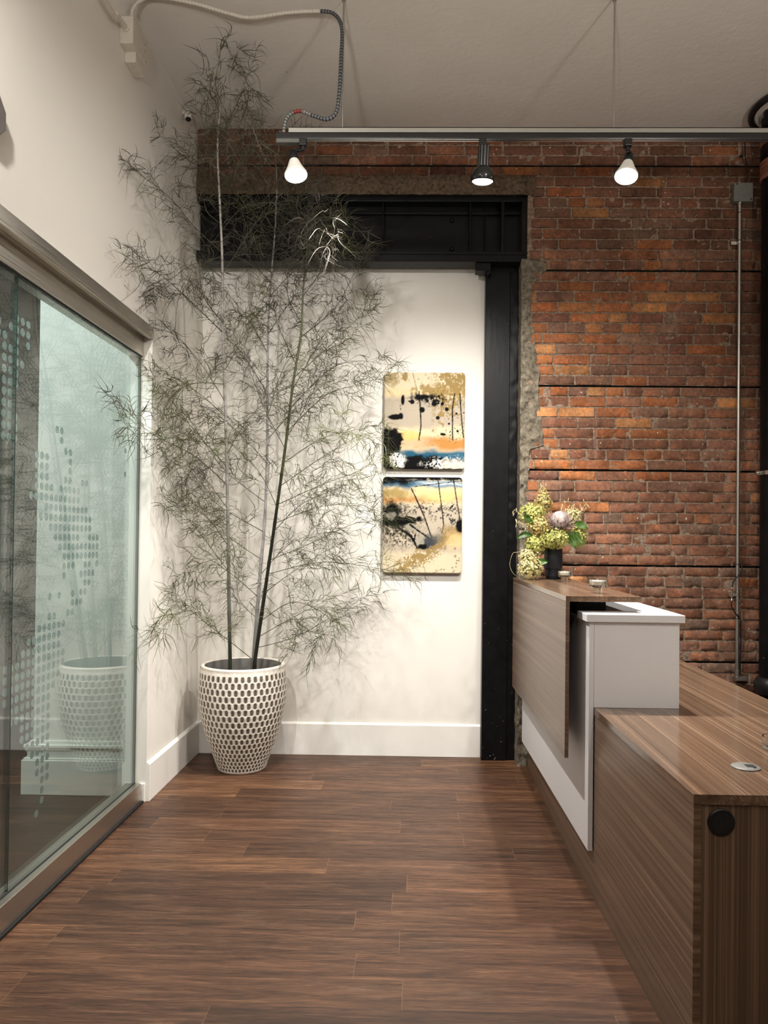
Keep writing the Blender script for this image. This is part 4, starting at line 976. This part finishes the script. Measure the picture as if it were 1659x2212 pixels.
# junction box on the left wall
M['boxpaint'] = simple('painted_box', (.66, .61, .53), .7, 0, 40, .05, .002)
jb = tag(MB().box((XL, 3.51, 3.765), (-1.368, 3.70, 3.895)).box((XL, 3.575, 3.715), (-1.378, 3.70, 3.766)).build('junction_box', M['boxpaint'], None, bevel=.004), 'cream painted junction box high on the left wall', 'electrical box')
for q in ((-1.3678, 3.665, 3.86), (-1.3678, 3.665, 3.825), (-1.3678, 3.685, 3.785)): MB().lathe([(.003, 0), (.003, .001)], q, 8, (1, 0, 0)).build('screw', M['blackmatte'], jb)
cn = MB().tube(smooth_path([(-1.402, 3.515, 3.835), (-1.405, 3.40, 3.822), (-1.41, 3.2, 3.80), (-1.41, 1.2, 3.80)], 6), .0135, 14)
cn.cyl((-1.402, 3.50, 3.834), (-1.401, 3.52, 3.836), .019, 16)
tag(cn.build('rigid_conduit', M['boxpaint'], None, True), 'cream painted rigid conduit along the top of the left wall', 'pipe')
# security camera
sc = thing('security_camera', (-1.40, 4.47, 3.94), 'tiny white security camera with black face on the upper left wall', 'camera')
MB().lathe([(.001, -.045), (.014, -.043), (.020, -.032), (.0215, .02), (.0195, .026)], (-1.400, 4.47, 3.962), 20, (.16, -.30, -.94)).build('housing', simple('camera_white', (.8, .78, .74), .4), sc, True)
MB().lathe([(.0178, .0262), (.016, .029), (.001, .031)], (-1.400, 4.47, 3.962), 20, (.16, -.30, -.94), False).build('camera_face', M['blackmatte'], sc, True)
MB().cyl((XL, 4.475, 3.985), (-1.405, 4.475, 3.98), .008, 10).build('wall_bracket', M['trim'], sc, True)
# octagonal wall fitting cut by the left edge of the photo
oc = [(XL+.002, 2.425+.078*math.cos(PI/8+k*PI/4), 2.818+.078*math.sin(PI/8+k*PI/4)) for k in range(8)]
of_ = tag(MB().extr(oc, (.03, 0, 0)).build('wall_fitting', simple('grey_fitting', (.16, .145, .14), .5), None, bevel=.003), 'grey octagonal fitting on the left wall above the glass', 'wall fitting')

# ================================================================== BRICK WALL SERVICES
eb = thing('conduit_box', (2.03, 4.73, 3.62), 'square grey electrical box on the dark upper right brick', 'electrical box')
MB().box((1.972, 4.712, 3.564), (2.091, 4.757, 3.683)).build('box_body', simple('grey_box', (.20, .20, .18), .55, .3, 40, .1), eb, bevel=.004)
for x, z in ((1.990, 3.672), (2.078, 3.576)): MB().lathe([(.005, 0), (.005, .0015)], (x, 4.7118, z), 10, (0, -1, 0)).build('screw', M['blackmatte'], eb)
cp = thing('steel_conduit', (2.016, 4.735, .58), 'thin bare steel conduit running down the brick to the desk', 'pipe')
MB().cyl((2.016, 4.733, .575), (2.016, 4.733, 3.55), .0112, 16).build('tube', M['conduit'], cp, True)
MB().lathe([(.016, 0), (.016, .012), (.0125, .014), (.0125, .03)], (2.016, 4.733, 3.563), 14, (0, 0, -1)).build('connector', M['chrome'], cp, True)
MB().lathe([(.015, 0), (.015, .03)], (2.016, 4.733, .60), 14).box((2.0, 4.715, .565), (2.075, 4.750, .59)).build('elbow_fitting', M['galv'], cp, True)
for z in (3.312, 1.10): MB().box((1.968, 4.741, z-.010), (2.03, 4.7435, z+.010)).lathe([(.0125, -.009), (.0135, -.009), (.0135, .009), (.0125, .009)], (2.016, 4.733, z), 16, None, False).lathe([(.004, 0), (.004, .003)], (1.98, 4.741, z), 8, (0, -1, 0)).build('strap', M['chrome'], cp)
for z in (3.50, 3.325, 1.29, .95): MB().lathe([(.0114, -.002), (.0122, -.002), (.0122, .002), (.0114, .002)], (2.016, 4.733, z), 14, None, False).build('cable_tie', M['blackmatte'], cp)
cx = thing('coax_cable', (2.016, 4.72, 1.1), 'short black coaxial cable with metal splitter beside the conduit', 'cable')
MB().tube(smooth_path([(2.032, 4.722, 1.30), (2.035, 4.717, 1.265), (2.012, 4.714, 1.22), (1.985, 4.712, 1.19), (1.972, 4.712, 1.145)], 8), .0042, 8).tube(smooth_path([(1.972, 4.712, 1.055), (1.974, 4.712, 1.02), (1.996, 4.714, .985), (2.022, 4.717, .955), (2.034, 4.722, .90), (2.036, 4.735, .60)], 8), .0042, 8).build('cord', M['blackmatte'], cx, True)
MB().lathe([(.0045, 0), (.006, .002), (.006, .014), (.0045, .016), (.0045, .026), (.008, .028), (.008, .062), (.0045, .064), (.0045, .074), (.006, .076), (.006, .088), (.0045, .09)], (1.972, 4.712, 1.055), 10).box((1.945, 4.708, 1.118), (1.972, 4.716, 1.128)).build('splitter', M['chrome'], cx, True)
wr = MB().tube(smooth_path([(2.055, 4.735, 3.682), (2.064, 4.735, 3.74), (2.056, 4.735, 3.82), (2.048, 4.735, 3.87), (2.046, 4.735, 4.03)], 8), .004, 8)
wr.box((2.022, 4.742, 3.862), (2.040, 4.7555, 3.872))
tag(wr.build('wire', M['blackmatte'], None, True), 'thin black wire rising from the grey box to the ceiling', 'cable')
sp = thing('standpipe', (2.208, 4.62, 0), 'thick black vertical standpipe at the right end of the brick wall', 'pipe')
MB().lathe([(.1, 0), (.1, 3.70)], (2.208, 4.62, 0), 40).build('pipe', M['black'], sp, True)
cl = MB(); pr_ = []
for k in range(4): z = 3.655+k*.030; pr_ += [(.103, z), (.109, z+.006), (.110, z+.018), (.104, z+.026)]
MB().lathe(pr_, (2.208, 4.62, 0), 40).build('ribbed_collar', simple('copper_tape', (.30, .115, .075), .6, 0, 60, .3), sp, True)['label'] = 'rusty pink ribbed collar'
MB().lathe([(.1005, 3.775), (.1065, 3.785), (.1065, 3.86), (.1005, 3.87)], (2.208, 4.62, 0), 40).build('coupling', M['black'], sp, True)
MB().lathe([(.1, 3.86), (.112, 3.868), (.112, 3.925), (.10, 3.93)], (2.208, 4.62, 0), 40).build('rust_band', simple('rust_band', (.20, .085, .04), .8, 0, 40, .4), sp, True)['label'] = 'rust coloured band'
MB().lathe([(.1, 3.925), (.1, ZC-.002)], (2.208, 4.62, 0), 32).build('neck', M['black'], sp, True)
cm = MB().lathe([(.1005, -.012), (.106, -.012), (.106, .012), (.1005, .012)], (2.208, 4.62, 1.852), 40, None, False).box((2.075, 4.612, 1.841), (2.110, 4.618, 1.863)).box((2.075, 4.624, 1.841), (2.110, 4.630, 1.863)).cyl((2.088, 4.585, 1.852), (2.088, 4.655, 1.852), .005, 10)
cm.build('pipe_clamp', M['chrome'], sp, True)['label'] = 'bright steel clamp'
MB().lathe([(.1, .50), (.118, .51), (.128, .54), (.128, .57), (.112, .60), (.1, .61)], (2.208, 4.62, 0), 36).build('base_flange', M['blackmetal'], sp, True)
# black ring of a ceiling pipe hoop
nn = 64; hp = []
hoop = thing('ceiling_hoop', (2.27, 4.50, ZC), 'black curved pipe hoop with pale edge at the ceiling above the standpipe', 'pipe')
arc = lambda R, z: [(2.29+R*math.cos(PI*.5+PI*k/40), 4.50+R*math.sin(PI*.5+PI*k/40)*.95, z) for k in range(41)]
MB().tube(arc(.285, ZC-.022), .020, 10).build('hoop', M['blackmetal'], hoop, True)
MB().tube(arc(.258, ZC-.018), .012, 8).build('pale_edge', M['boxpaint'], hoop, True)
el = MB().tube(smooth_path([(2.22, 4.60, ZC-.02), (2.20, 4.52, ZC-.055), (2.25, 4.44, ZC-.06), (2.40, 4.42, ZC-.05)], 8), .06, 18)
el.cyl((2.135, 4.56, ZC-.09), (2.135, 4.56, ZC-.002), .05, 16)
el.build('pipe_elbow', M['blackmetal'], hoop, True)
